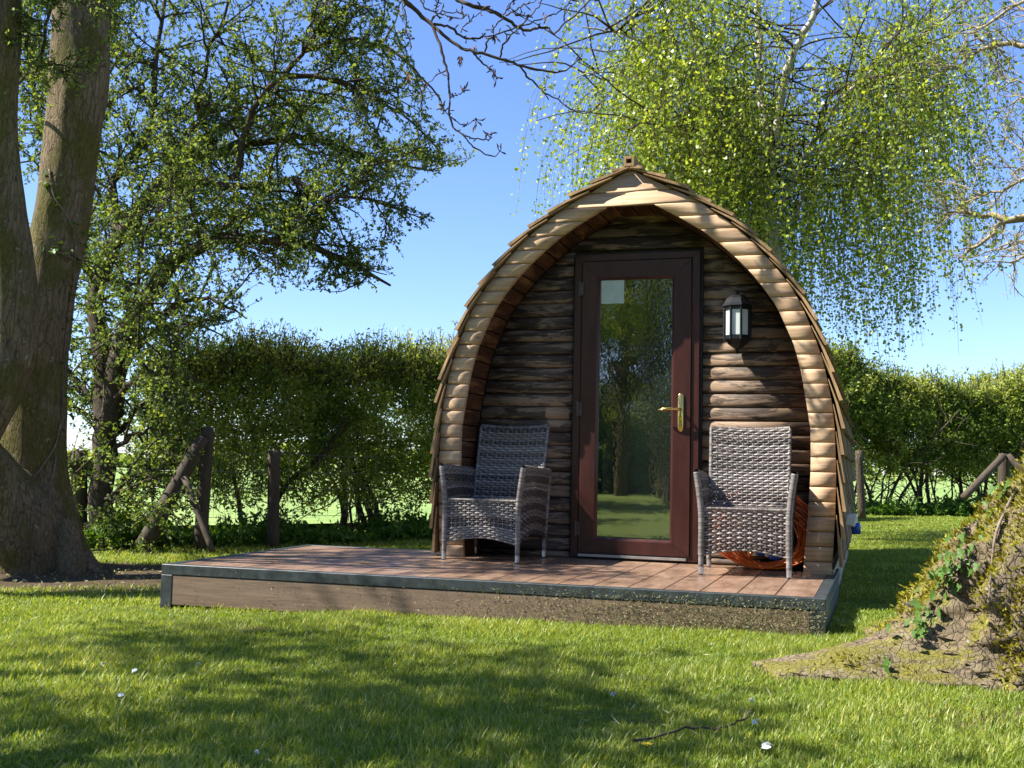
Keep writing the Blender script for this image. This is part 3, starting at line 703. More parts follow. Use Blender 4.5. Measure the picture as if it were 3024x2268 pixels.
# ------------------------------------------------------------------ WICKER CHAIRS
def wicker_mat():
    m, nt, b, out = new_mat('woven_rattan')
    at_ = nd(nt, "ShaderNodeAttribute", attribute_name='col'); oi = nd(nt, "ShaderNodeObjectInfo")
    n = noise(nt, coords(nt, (6, 6, 60)), 2.0, 3)
    c = mixc(nt, math_n(nt, 'MULTIPLY', n, 0.5), at_.outputs['Color'], (0.10, 0.08, 0.07))
    nt.links.new(c, b.inputs['Base Color']); b.inputs['Roughness'].default_value = 0.42
    return m
M['wicker'] = wicker_mat()
PAL = np.array([(0.33, 0.30, 0.28), (0.18, 0.165, 0.155), (0.055, 0.05, 0.048), (0.24, 0.21, 0.19), (0.115, 0.092, 0.078)])
def weave(fn, nr, ncl, amp, seed=0, hw=0.425, band=None):
    """fn(u,v)->(P,N); over-under horizontal strands and upright ribs"""
    rng = np.random.default_rng(seed); vs = []; fs = []; cs = []; n = 0
    S = ncl*4+1; u = np.linspace(0, 1, S)
    r = np.arange(nr)
    if band: pick = np.array([(2 if (i // band) % 2 else rng.choice([0, 1, 3, 3])) for i in r])
    else: pick = rng.choice(5, nr, p=[.34, .22, .14, .2, .1])
    colr = PAL[pick]*rng.uniform(0.85, 1.1, (nr, 1))
    U = np.tile(u, (nr, 1)); ph = np.cos(np.pi*(U*ncl + r[:, None]))
    rows = []
    for dv, do_ in ((-hw, -0.55), (-hw*0.5, 0.30), (0.0, 0.55), (hw*0.5, 0.30), (hw, -0.55)):
        Vv_ = (r[:, None]+0.5+dv)/nr + np.zeros_like(U)
        P, Nn = fn(U, Vv_); rows.append(P + Nn*(amp*(ph*0.9 + do_))[..., None])
    A = np.stack(rows, 2)                                  # nr,S,5,3
    idx = np.arange(nr*S*5).reshape(nr, S, 5)
    F_ = np.stack([idx[:, :-1, :-1], idx[:, 1:, :-1], idx[:, 1:, 1:], idx[:, :-1, 1:]], -1).reshape(-1, 4)
    vs.append(A.reshape(-1, 3)); fs.append(F_); cs.append(np.repeat(colr, S*5, 0)); n += nr*S*5
    # ribs
    k = np.arange(ncl+1); vv = (np.arange(nr)+0.5)/nr; UU = np.repeat((k/ncl)[:, None], nr, 1); VV = np.repeat(vv[None], ncl+1, 0)
    ph2 = -np.cos(np.pi*(k[:, None]+np.arange(nr)[None])); w = 0.11/ncl
    L = []
    for du in (-w, w):
        P, Nn = fn(np.clip(UU+du, 0, 1), VV); L.append(P+Nn*(amp*0.35*ph2)[..., None])
    B = np.stack(L, 2); idx = np.arange(B[..., 0].size).reshape(B.shape[:3])+n
    F2 = np.stack([idx[:, :-1, 0], idx[:, :-1, 1], idx[:, 1:, 1], idx[:, 1:, 0]], -1).reshape(-1, 4)
    vs.append(B.reshape(-1, 3)); fs.append(F2); cs.append(np.repeat(PAL[[3]], B[..., 0].size, 0))
    return np.concatenate(vs), np.concatenate(fs), np.concatenate(cs)
def wrapped(pts, r0, seed=0, pitch=0.012, n=8):
    """a pole bound with strand: ridged tube"""
    pts = [Vector(p) for p in pts]; tot = sum((b-a).length for a, b in zip(pts[:-1], pts[1:])); K = max(4, int(tot/pitch*2))
    P = resample([tuple(p) for p in pts], K) if len(pts) > 2 else np.array([np.array(pts[0])*(1-t)+np.array(pts[1])*t for t in np.linspace(0, 1, K)])
    R = np.array([r0*(1.0 if i % 2 else 1.16) for i in range(K)])
    V_, F_ = tubes(P[None], R[None], n); rng = np.random.default_rng(seed)
    c = np.repeat(PAL[rng.choice([0, 3, 1, 4], K)]*0.85, n, 0)
    return V_, F_, c
def surf(fn_p):
    """numeric normal for a parametric patch"""
    def f(U, V):
        e = 1e-3; P = fn_p(U, V); du = fn_p(U+e, V)-P; dv = fn_p(U, V+e)-P
        return P, unit(np.cross(du, dv))
    return f
def wmesh(name, parts):
    vs, fs, cs, n = [], [], [], 0
    for V_, F_, C_ in parts:
        vs.append(V_); fs.append(F_+n); cs.append(C_); n += len(V_)
    me = mesh_np(name, np.concatenate(vs), [np.concatenate(fs)], np.concatenate(cs), 'col')
    me.polygons.foreach_set("use_smooth", [True]*len(me.polygons)); return me
SEAT = 0.378
def back_y(z): return 0.17 + (z-SEAT)*0.26
def make_chair(label, loc, rz, seed):
    t = thing('armchair', label, 'chair', loc, rz, 'pair of woven rattan armchairs on the decking', world_space=False)
    hx, yf, yb = 0.245, -0.27, 0.26
    def st(*a): return np.stack(np.broadcast_arrays(*a), -1)
    # front apron: outward normal -y ; arched lower edge
    def apron(U, V):
        x = -0.228+0.456*U; zb = 0.110+0.034*np.sin(np.pi*np.clip(U, 0, 1)); z = SEAT-0.004+(zb-SEAT)*V
        return st(x, yf+0.004+0.0*V, z)
    link('apron', wmesh('apron', [weave(surf(lambda U, V: apron(1-U, V)*np.array([1, 1, 1])), 17, 16, 0.006, seed)]), M['wicker'], t)
    # seat: woven top and rolled front edge
    def seat_f(U, V): return st(0.228-0.456*U, yf+0.004+V*0.46, SEAT+0.0*U)
    me = wmesh('seat', [weave(surf(seat_f), 24, 15, 0.004, seed+1), wrapped([(-0.228, yf+0.002, SEAT), (0.228, yf+0.002, SEAT)], 0.008, seed)])
    link('seat', me, M['wicker'], t)
    # backrest, front and back sheets
    def bw(z): return 0.228+0.010*np.clip((z-SEAT)/0.48, 0, 1)
    def br(sign, off):
        def f(U, V):
            z = SEAT-0.03+(0.865-SEAT+0.03)*V - 0.012*np.sin(np.pi*np.clip(U, 0, 1))*V
            x = sign*(-1+2*U)*bw(z)
            y = back_y(z)+off+0.018*(1-(2*U-1)**2)
            return st(x, y, z)
        return f
    top = [(-0.238+0.476*q, back_y(0.862)+0.012+0.018*(1-(2*q-1)**2), 0.866-0.012*math.sin(math.pi*q)) for q in np.linspace(0, 1, 9)]
    me = wmesh('backrest', [weave(surf(br(1, 0.0)), 31, 15, 0.0058, seed+2), weave(surf(br(-1, 0.028)), 31, 15, 0.005, seed+3), wrapped(top, 0.011, seed+1),
                            wrapped([(-0.232, back_y(SEAT-.03)+.01, SEAT-.03), (-0.24, back_y(0.86)+.01, 0.862)], 0.011, seed+4),
                            wrapped([(0.232, back_y(SEAT-.03)+.01, SEAT-.03), (0.24, back_y(0.86)+.01, 0.862)], 0.011, seed+5)])
    link('backrest', me, M['wicker'], t)
    for sgn in (-1, 1):
        def side(off, flip):
            def f(U, V):
                Uq = 1-U if flip else U
                zt = 0.588-0.022*Uq; zb = 0.118+0.05*np.sin(np.pi*np.clip(Uq, 0, 1)); z = zt+(zb-zt)*V
                fl = np.clip((z-0.30)/0.29, 0, 1)**1.6*0.034
                x = sgn*(hx+fl+off); y = yf+0.004 + (yb-yf-0.004)*Uq - 0.0*V
                return st(x, y, z)
            return f
        f_out = side(0.010, sgn < 0); f_in = side(-0.022, sgn > 0)
        xt = sgn*(hx+0.034-0.006)
        def cap(U, V):
            return st(xt+sgn*(V-0.5)*0.036, yf+0.0+(yb-yf)*U, 0.590-0.022*U)
        arm = [weave(surf(f_out), 29, 16, 0.0052, seed+6, band=3), weave(surf(f_in), 29, 16, 0.0052, seed+7, band=3)]
        if sgn > 0: arm.append(weave(surf(cap), 4, 16, 0.003, seed+8))
        else: arm.append(weave(surf(lambda U, V: cap(U, 1-V)), 4, 16, 0.003, seed+8))
        arm.append(wrapped([(sgn*(hx), yf, 0.115), (sgn*hx, yf, 0.33), (sgn*(hx+0.012), yf-0.001, 0.46), (sgn*(hx+0.030), yf-0.002, 0.585)], 0.017, seed+9))
        arm.append(wrapped([(sgn*(hx+0.030), yf, 0.590), (sgn*(hx+0.028), yb, 0.568)], 0.012, seed+10))
        arm.append(wrapped([(sgn*hx, yb, 0.115), (sgn*(hx+0.025), yb, 0.56)], 0.014, seed+11))
        link('armrest', wmesh('armrest', arm), M['wicker'], t)
        for yy in (yf, yb-0.01):
            lg = link('leg', wmesh('leg', [wrapped([(sgn*hx, yy, 0.045), (sgn*hx, yy, 0.13)], 0.0145, seed+12)]), M['wicker'], t)
            mb = MB(); mb.lathe([(0.0145, 0.005), (0.0150, 0.048)], 12, (sgn*hx, yy, 0)); mb.obj('foot_cap', M['alu'], lg, sm=False)
            mb = MB(); mb.lathe([(0.0135, 0.0005), (0.0145, 0.005)], 12, (sgn*hx, yy, 0)); mb.obj('glide', M['black'], lg)
    return t
make_chair('woven rattan armchair beside the door hinges, its front panel facing the lawn', (-0.415, -0.355, 0.003), math.radians(-2.0), 20)
make_chair('woven rattan armchair below the lantern, orange cable coil behind its legs', (1.19, -0.452, 0.003), math.radians(3.0), 60)

# ------------------------------------------------------------------ CABLE COIL
coil = thing('cable_coil', 'coil of orange extension cable leaning on the logs behind the armchair', 'cable', (1.23, -0.14, 0.0))
mb = MB(); rc = random.Random(5)
for k in range(36):
    cx = 1.265+rc.uniform(-0.03, 0.035); rx = 0.245+rc.uniform(-0.05, 0.06); rzz = 0.205+rc.uniform(-0.04, 0.05); cz = rzz+0.012+rc.uniform(0, 0.015)
    y0 = -0.16+rc.uniform(-0.05, 0.06); lean = rc.uniform(0.15, 0.35); tilt = rc.uniform(-0.06, 0.06); p1, p2 = rc.uniform(0, 6), rc.uniform(0, 6)
    pts = []
    for j in range(33):
        a = 2*math.pi*j/32
        z = cz+rzz*math.sin(a)*(1+0.04*math.sin(2*a+p1)); x = cx+rx*math.cos(a)*(1+0.05*math.sin(3*a+p2))
        pts.append((x, min(-0.03, y0+(z-0.2)*lean*0.35+tilt*math.cos(a)), max(0.008, z)))
    mb.tube(pts, 0.0062, 6, cap=False)
o = mb.obj('cable_loops', M['orange'], coil, sm=True)
mb = MB(); mb.tube([(1.16, -0.20, 0.05), (1.18, -0.22, 0.09), (1.21, -0.21, 0.12)], 0.011, 8); mb.obj('tie', M['orange'], coil, sm=True)
mb = MB(); mb.tube([(1.22, -0.21, 0.115), (1.27, -0.215, 0.10)], 0.022, 12); mb.tube([(1.30, -0.21, 0.09), (1.36, -0.21, 0.075)], 0.020, 12); mb.obj('plug', M['blue'], coil, sm=True)
mb = MB(); mb.tube([(1.272, -0.215, 0.0995), (1.298, -0.21, 0.0905)], 0.016, 12); mb.obj('plug_collar', M['white'], coil, sm=True)

# ------------------------------------------------------------------ TREES
def noisy_trunk(pts, radii, K=60, n=28, amp=0.05, ridges=0.0, seed=0, flare=None):
    P = resample(pts, K); R = np.interp(np.linspace(0, 1, K), np.linspace(0, 1, len(radii)), radii)
    V_, F_ = tubes(P[None], R[None], n)
    V_ = V_.reshape(K, n, 3); out = np.empty_like(V_)
    for i in range(K):
        for j in range(n):
            d = V_[i, j]-P[i]; q = V_[i, j]*1.0
            s = mnoise.noise(Vector((q[0]*1.6+seed, q[1]*1.6, q[2]*0.9)))*amp*2 + mnoise.noise(Vector((q[0]*7+seed, q[1]*7, q[2]*2.0)))*amp*1.4 + mnoise.noise(Vector((q[0]*17+seed, q[1]*17, q[2]*3.5)))*amp*0.8
            s += ridges*math.sin(j*2*math.pi/n*5+1.3+0.6*P[i][2])*math.exp(-max(0, P[i][2]+0.25)/0.5)
            out[i, j] = P[i]+d*(1+s)
    return out.reshape(-1, 3), F_

rt = np.random.default_rng(5)
# --- ash tree at the left: two stems and a swollen root, bare twigs high over the lawn
ash = thing('ash_tree', 'large twin stemmed ash tree with ivy and mossy swollen base beside the bare soil', 'tree', (BIG_L[0], BIG_L[1], -0.25))
D = 8.75
BVH_ASH = None
stemB = [at(112, 1790, D), at(105, 1650, D), at(92, 1500, D), at(85, 1380, D), at(95, 1150, D+.05), at(125, 900, D+.1), at(178, 664, D+.2), at(205, 470, D+.25), at(226, 290, D+.3), at(236, 72, D+.4), at(245, -350, D+.6), at(235, -900, D+1.0), at(230, -1500, D+1.4)]
V_, F_ = noisy_trunk(stemB, [0.42, 0.37, 0.31, 0.28, 0.262, 0.235, 0.215, 0.205, 0.235, 0.24, 0.19, 0.13, 0.08], 160, 64, 0.045, 0.06, 1)
link('trunk', mesh_np('trunk', V_, [F_]), M['bark'], ash, True)
from mathutils.bvhtree import BVHTree
BVH_ASH = BVHTree.FromPolygons([tuple(map(float, v_)) for v_ in V_], [tuple(map(int, q)) for q in F_])
stemA = [at(-190, 1420, D-.9), at(-130, 1330, D-.85), at(-75, 1250, D-.8), at(-15, 1130, D-.75), at(28, 1000, D-.7), at(33, 800, D-.7), at(8, 604, D-.7), at(-14, 362, D-.7), at(-2, 0, D-.7), at(-40, -500, D-.7), at(-130, -1200, D-.5)]
V_, F_ = noisy_trunk(stemA, [0.22, 0.215, 0.205, 0.20, 0.175, 0.16, 0.155, 0.152, 0.15, 0.11, 0.07], 120, 48, 0.045, 0.0, 9)
link('trunk', mesh_np('trunk', V_, [F_]), M['bark'], ash, True)
root = [at(-300, 1250, D-1.0), at(-150, 1320, D-.9), at(-40, 1435, D-.6), at(45, 1530, D-.45), at(90, 1630, D-.38), at(98, 1790, D-.3)]
V_, F_ = noisy_trunk(root, [0.20, 0.25, 0.29, 0.295, 0.28, 0.33], 90, 48, 0.05, 0.0, 4)
link('root', mesh_np('root', V_, [F_]), M['bark'], ash, True)
for pts, rr_ in (([at(190, 1540, D-.15), at(215, 1620, D-.2), at(262, 1680, D-.3), at(330, 1735, D-.4)], [0.10, 0.12, 0.09, 0.03]),
                 ([at(180, 1560, D-.3), at(205, 1680, D-.45), at(215, 1750, D-.6)], [0.12, 0.13, 0.07])):
    V_, F_ = noisy_trunk(pts, rr_, 20, 16, 0.08, 0, 2); link('root', mesh_np('root', V_, [F_]), M['bark'], ash, True)
# limb running over the lawn and its bare hanging twigs
def cpt(x, y, d): return at(1100+x*0.3074, y*0.3074, d)
TW = [(0.014, 0.004, [(300, 0), (430, 110), (580, 240), (780, 410), (960, 490), (1220, 560), (1400, 620), (1650, 675), (1800, 690), (1950, 600)]),
 (0.009, 0.003, [(580, 260), (650, 430), (700, 620), (740, 800), (740, 1000), (750, 1180), (870, 1290), (960, 1400), (1150, 1505), (1220, 1450)]),
 (0.013, 0.004, [(810, 0), (950, 50), (1130, 100), (1300, 190), (1430, 280), (1560, 275), (1680, 270), (1740, 320), (1880, 200), (2090, 0)]),
 (0.006, 0.003, [(1400, 620), (1500, 740), (1620, 860), (1740, 935), (1880, 1030), (2000, 1090), (2120, 1060)]),
 (0.008, 0.005, [(590, 230), (740, 260), (850, 350), (1000, 370), (1070, 345)]),
 (0.006, 0.004, [(960, 490), (1050, 600), (1150, 680), (1190, 740)]),
 (0.006, 0.003, [(1220, 560), (1270, 410), (1400, 270), (1500, 170), (1600, 60), (1640, -60)]),
 (0.006, 0.003, [(1070, 510), (1100, 400), (1160, 345), (1300, 290), (1500, 230), (1700, 150), (1830, 90), (1900, 0)]),
 (0.005, 0.003, [(870, 1290), (980, 1330), (1110, 1335), (1140, 1300)]),
 (0.005, 0.003, [(570, 200), (575, 160), (680, 110), (850, 130)]), (0.006, 0.003, [(460, -60), (500, 70), (610, 125)]),
 (0.006, 0.003, [(290, 0), (310, 130), (330, 320), (360, 375)]),
 (0.004, 0.002, [(850, 310), (870, 260), (950, 190), (1050, 100)]), (0.005, 0.003, [(1250, 180), (1170, 260), (1160, 345)]),
 (0.004, 0.002, [(720, 680), (640, 710), (570, 770), (510, 810)]), (0.004, 0.002, [(750, 1120), (870, 1200), (990, 1150)]),
 (0.004, 0.002, [(1250, 160), (1300, 60), (1350, 0)]), (0.005, 0.002, [(1280, 150), (1420, 70), (1570, 0)]),
 (0.005, 0.002, [(1840, 200), (1850, 90), (1900, 0)]), (0.004, 0.002, [(740, 945), (800, 925), (870, 875)]), (0.004, 0.002, [(740, 1020), (690, 1070), (680, 1030)]),
 (0.004, 0.002, [(690, 130), (740, 165), (860, 180)]), (0.003, 0.002, [(610, 120), (615, 60), (635, 0)]), (0.003, 0.002, [(1440, 250), (1480, 170), (1415, 150)])]
DB = 6.6; tw_parts = []; tips = []
for i, (r0, r1, pl_) in enumerate(TW):
    dd = 0.25*math.sin(i*1.7); K = max(8, 4*len(pl_))
    P = resample([cpt(x, y, DB + 0.0*dd + 0.10*math.sin(x*0.004+i)*(0 if j == 0 else 1)) for j, (x, y) in enumerate(pl_)], K)
    P[1:-1] += rt.normal(0, 0.0035, (K-2, 3))
    R = np.linspace(r0, r1, K)*(1+0.18*(rt.uniform(0, 1, K) > 0.75)); tw_parts.append(tubes(P[None], R[None], 6))
    # buds and spurs
    b0, tg, _ = sample_lines(P[None], 6, 0.2, 1.0, rt)
    sp_ = grow(b0, tg+rt.normal(0, 0.9, tg.shape), rt.uniform(0.02, 0.06, len(b0)), 4, 0.3, 0.1, rt)
    tw_parts.append(tubes(sp_, np.tile(np.array([0.003, 0.0028, 0.0045, 0.002]), (len(b0), 1)), 5))
    e = grow(np.repeat(P[-1:], 3, 0), np.repeat(unit(P[-1:]-P[-2:-1]), 3, 0)+rt.normal(0, 0.5, (3, 3)), rt.uniform(0.03, 0.07, 3), 4, 0.3, 0.0, rt)
    tw_parts.append(tubes(e, np.tile(np.array([0.003, 0.003, 0.006, 0.002]), (3, 1)), 5)); tips.append(P[-1])
big1 = resample([at(10, -520, D-.7), at(200, -1150, 8.0), at(700, -1250, 7.4), at(1050, -650, 6.9), cpt(300, 0, DB)], 30)
tw_parts.append(tubes(big1[None], np.linspace(0.07, 0.014, 30)[None], 8))
big2 = resample([at(700, -1250, 7.4), at(1200, -900, 7.0), at(1330, -350, 6.7), cpt(810, 0, DB)], 20)
tw_parts.append(tubes(big2[None], np.linspace(0.035, 0.013, 20)[None], 8))
V_, F_ = join(tw_parts); link('overhead_branch', mesh_np('overhead_branch', V_, F_), M['twig'], ash, True, label='bare budding branch hanging across the blue sky')
# bare crown above the frame
lim = [(stemB, 0.6), (stemA, 0.6)]; parts = []
for st_, _ in lim:
    Pst = resample(st_, 60)[None]; b0, tg, tq = sample_lines(Pst, 8, 0.74, 1.0, rt)
    br_ = grow(b0, tg*0.6+rt.normal(0, 0.8, tg.shape)+np.array([0, 0, .3]), rt.uniform(1.2, 2.8, len(b0)), 8, 0.22, 0.05, rt)
    br_ = br_[(br_[:, :, 2].min(1) > 4.9)]
    parts.append(tubes(br_, np.tile(np.linspace(0.035, 0.008, 8), (len(br_), 1)), 5))
    b1, tg1, _ = sample_lines(br_, 6, 0.2, 1.0, rt); t_ = grow(b1, tg1+rt.normal(0, 0.7, tg1.shape), rt.uniform(0.3, 0.9, len(b1)), 5, 0.25, 0.0, rt)
    t_ = t_[(t_[:, :, 2].min(1) > 4.7)]
    parts.append(tubes(t_, np.tile(np.linspace(0.008, 0.003, 5), (len(t_), 1)), 4))
V_, F_ = join(parts); link('crown', mesh_np('crown', V_, F_), M['twig'], ash, True)
mb = MB(); rdl = random.Random(9)
for (cx_, cy_) in ((845, 570), (350, 720), (985, 440), (1165, 690), (1660, 150), (985, 1190)):
    for k in range(26 if cx_ < 900 and cy_ > 500 else 9):
        p = Vector(cpt(cx_+rdl.uniform(-14, 14), cy_+rdl.uniform(-40, 45), DB+rdl.uniform(-.03, .03)))
        d = Vector((rdl.uniform(-.3, .3), rdl.uniform(-.3, .3), -1)).normalized()*0.035; s = d.cross(Vector((rdl.uniform(-1, 1), rdl.uniform(-1, 1), 0.2))).normalized()*0.005
        mb.add([p, p+d*.5+s, p+d, p+d*.5-s], [(0, 1, 2, 3)])
mb.obj('seed_bunch', M['deadleaf'], ash, label='brown dead seed bunches on the bare twigs')

def tree_wood_leaves(limbs, rng, per_m, len1, n2, len2, nleaf, leaf_size, grav1=-0.02, grav2=-0.05, K1=8, K2=5, r1=0.012, spread=0.9, t0=0.15, cull=None, leaf_axis_mix=0.6, zc=None):
    """limbs: (pts, r0, r1). Returns wood (V,F), leaves (V,F,t)"""
    wood = []; SB = []
    for pts, ra, rb in limbs:
        K = max(10, 3*len(pts)); P = resample(pts, K); K_ = len(P)
        P[1:] += rng.normal(0, 0.012, (K_-1, 3))
        wood.append(tubes(P[None], np.linspace(ra, rb, K_)[None], 8))
        L = np.linalg.norm(np.diff(P, axis=0), axis=1).sum(); m = max(3, int(L*per_m))
        b0, tg, tq = sample_lines(P[None], m, t0, 1.0, rng)
        ln_ = rng.uniform(len1[0], len1[1], m)*(1.15-0.5*tq)
        s = grow(b0, tg*0.8+rng.normal(0, spread, tg.shape), ln_, K1, 0.20, grav1, rng)
        ru = np.minimum(r1, np.interp(tq, [0, 1], [ra, rb])*0.7)
        if cull is not None: kk = cull(s); s = s[kk]; ru = ru[kk]
        wood.append(tubes(s, np.linspace(1, 0.35, K1)[None]*ru[:, None], 5)); SB.append(s)
    SB = np.concatenate(SB)
    b1, t1_, q1 = sample_lines(SB, n2, 0.15, 1.0, rng)
    tw_ = grow(b1, t1_*0.8+rng.normal(0, 0.75, t1_.shape), rng.uniform(len2[0], len2[1], len(b1)), K2, 0.24, grav2, rng)
    if cull is not None: tw_ = tw_[cull(tw_)]
    wood.append(tubes(tw_, np.tile(np.linspace(0.0048, 0.002, K2), (len(tw_), 1)), 3))
    lp, lt, _ = sample_lines(tw_, nleaf, 0.1, 1.0, rng)
    lp = lp+rng.normal(0, 0.010, lp.shape)
    Lf = leaves(lp, leaf_size, rng, lt*leaf_axis_mix+rng.normal(0, 0.7, lt.shape))
    return join(wood), Lf

# --- hawthorn leaning over the fence
def hp(x, y, d=11.0): return at(x*0.5877, y*0.5877, d)
rh = np.random.default_rng(21)
haw = thing('hawthorn_tree', 'leafy hawthorn tree leaning and spreading over the fence beside the ash', 'tree', tuple(at(295, 1640, 10.6)))
H = [([at(295, 1660, 10.6), at(300, 1450, 10.6), at(330, 1180, 10.6), hp(640, 1650, 10.7), hp(860, 1330, 10.8), hp(1060, 1215, 10.8), hp(1200, 1190, 10.9), hp(1560, 1240, 11.0), hp(1760, 1320, 11.1), hp(1960, 1440, 11.2)], 0.125, 0.012),
     ([at(318, 1350, 10.6), at(300, 1050, 10.8), hp(480, 1480, 10.9), hp(600, 1200, 11.1), hp(780, 950, 11.3), hp(900, 830, 11.4), hp(1100, 775, 11.5), hp(1400, 700, 11.6), hp(1560, 690, 11.7), hp(1900, 800, 11.9), hp(2180, 850, 12.0)], 0.10, 0.010),
     ([hp(780, 950, 11.3), hp(950, 910, 11.2), hp(1250, 950, 11.0), hp(1480, 900, 10.9), hp(1600, 985, 10.8), hp(1850, 1000, 10.8), hp(2080, 1090, 10.7)], 0.05, 0.008),
     ([hp(600, 1200, 11.1), hp(560, 950, 11.4), hp(620, 830, 11.5), hp(760, 640, 11.6), hp(780, 300, 11.8), hp(840, 0, 11.9), hp(880, -300, 12)], 0.06, 0.010),
     ([hp(1100, 775, 11.5), hp(1000, 560, 11.4), hp(1040, 300, 11.3), hp(1150, 50, 11.2), hp(1200, -300, 11.1)], 0.035, 0.008),
     ([hp(1180, 900, 11.1), hp(1250, 600, 11.0), hp(1400, 400, 10.8), hp(1520, 260, 10.7), hp(1640, 20, 10.5), hp(1700, -250, 10.4)], 0.04, 0.008),
     ([hp(1400, 400, 10.8), hp(1600, 380, 10.8), hp(1850, 470, 10.8), hp(2050, 600, 10.8), hp(2200, 740, 10.9)], 0.03, 0.006),
     ([hp(1520, 260, 10.7), hp(1750, 200, 10.8), hp(1950, 250, 10.9), hp(2150, 420, 11.0), hp(2250, 560, 11)], 0.025, 0.006),
     ([hp(1600, 130, 10.6), hp(1750, 30, 10.5), hp(1860, 60, 10.4), hp(1990, 180, 10.4)], 0.022, 0.005),
     ([hp(480, 1480, 10.9), hp(400, 1200, 11.3), hp(300, 900, 11.8), hp(200, 600, 12.2), hp(150, 200, 12.4), hp(150, -200, 12.5)], 0.05, 0.01),
     ([hp(300, 900, 11.8), hp(420, 600, 11.6), hp(520, 300, 11.4), hp(560, -100, 11.2)], 0.04, 0.01),
     ([hp(640, 1650, 10.7), hp(800, 1580, 10.4), hp(980, 1500, 10.3), hp(1120, 1520, 10.2), hp(1240, 1600, 10.2)], 0.04, 0.006),
     ([at(330, 1180, 10.6), at(420, 1110, 10.3), at(520, 1080, 10.1), at(600, 1130, 10.0)], 0.035, 0.006),
     ([at(318, 1350, 10.6), at(380, 1290, 10.5), at(450, 1270, 10.5), at(540, 1310, 10.4)], 0.03, 0.006),
     ([at(305, 1500, 10.6), at(360, 1420, 10.4), at(430, 1400, 10.3), at(520, 1440, 10.3)], 0.025, 0.005),
     ([at(330, 1180, 10.7), at(420, 1010, 10.5), at(540, 950, 10.3), at(660, 990, 10.2)], 0.03, 0.006),
     ([at(318, 1330, 10.6), at(420, 1200, 10.9), at(540, 1170, 11.1), at(660, 1220, 11.2)], 0.03, 0.006),
     ([at(318, 1300, 10.6), at(250, 1150, 10.9), at(150, 1050, 11.2), at(60, 1000, 11.4)], 0.035, 0.006),
     ([at(300, 1450, 10.6), at(220, 1350, 11.0), at(120, 1320, 11.2), at(20, 1340, 11.3)], 0.03, 0.006),
     ([at(330, 1180, 10.6), at(400, 900, 10.6), at(420, 700, 10.5), at(520, 560, 10.4)], 0.03, 0.006),
     ([at(300, 1480, 10.6), at(380, 1480, 10.3), at(470, 1500, 10.2), at(560, 1550, 10.2)], 0.02, 0.005),
     ([hp(900, 830, 11.4), hp(1000, 700, 12.0), hp(1200, 600, 12.6), hp(1500, 560, 13.0)], 0.04, 0.008),
     ([hp(600, 1200, 11.1), hp(750, 1150, 12), hp(950, 1080, 12.6), hp(1250, 1080, 13.0), hp(1450, 1180, 13.1)], 0.04, 0.008)]
def px_of(p):
    q = p-CAM; z = q@CF; return WPX/2+FPX*(q@CR)/z, HPX/2-FPX*(q@CU)/z
def haw_shape(tw_):
    """the wind-clipped outline of this crown"""
    x, y = px_of(tw_[:, -1])
    lim_ = np.interp(y, [0, 150, 300, 380, 470, 530, 600, 660, 710, 800, 840, 868, 885, 940, 1000, 1100, 1200, 1400], [1190, 1225, 1290, 1370, 1400, 1270, 1250, 1310, 1200, 1240, 1270, 1120, 780, 730, 610, 560, 660, 600])
    return x < lim_+rh.normal(0, 14, len(x))
(Vw, Fw), (Vl, Fl, tl) = tree_wood_leaves(H, rh, 9.0, (0.5, 1.3), 15, (0.16, 0.48), 20, 0.039, -0.015, -0.03, r1=0.014, t0=0.12, cull=haw_shape)
link('trunk', mesh_np('trunk', Vw, Fw), M['hawbark'], haw, True)
link('crown', mesh_np('crown', Vl, [Fl], tl), M['haw'], haw)

# bright low spray in front of the ash stem
spray = thing('ash_side_shoot', 'bright sunlit leafy spray hanging in front of the ash trunk', 'branch', tuple(at(140, 60, 8.2)))
Sp = [([at(40, 260, 8.9), at(110, 190, 8.3), at(135, 90, 8.1), at(170, -40, 8.1), at(200, -200, 8.3)], 0.014, 0.01),
      ([at(110, 190, 8.3), at(180, 190, 8.1), at(260, 230, 8.0)], 0.008, 0.003), ([at(170, -20, 8.1), at(260, 10, 8.0), at(350, 50, 8.0)], 0.008, 0.003),
      ([at(135, 90, 8.1), at(80, 120, 8.1), at(60, 180, 8.1)], 0.008, 0.003), ([at(190, -100, 8.1), at(300, -60, 8.0), at(420, -20, 8.0)], 0.008, 0.003)]
(Vw, Fw), (Vl, Fl, tl) = tree_wood_leaves(Sp, rh, 16, (0.10, 0.3), 6, (0.06, 0.16), 6, 0.034, r1=0.004)
link('stem', mesh_np('stem', Vw, Fw), M['hawbark'], spray, True)
link('leaves', mesh_np('leaves', Vl, [Fl], np.clip(tl*0.5+0.5, 0, 1)), M['haw'], spray)

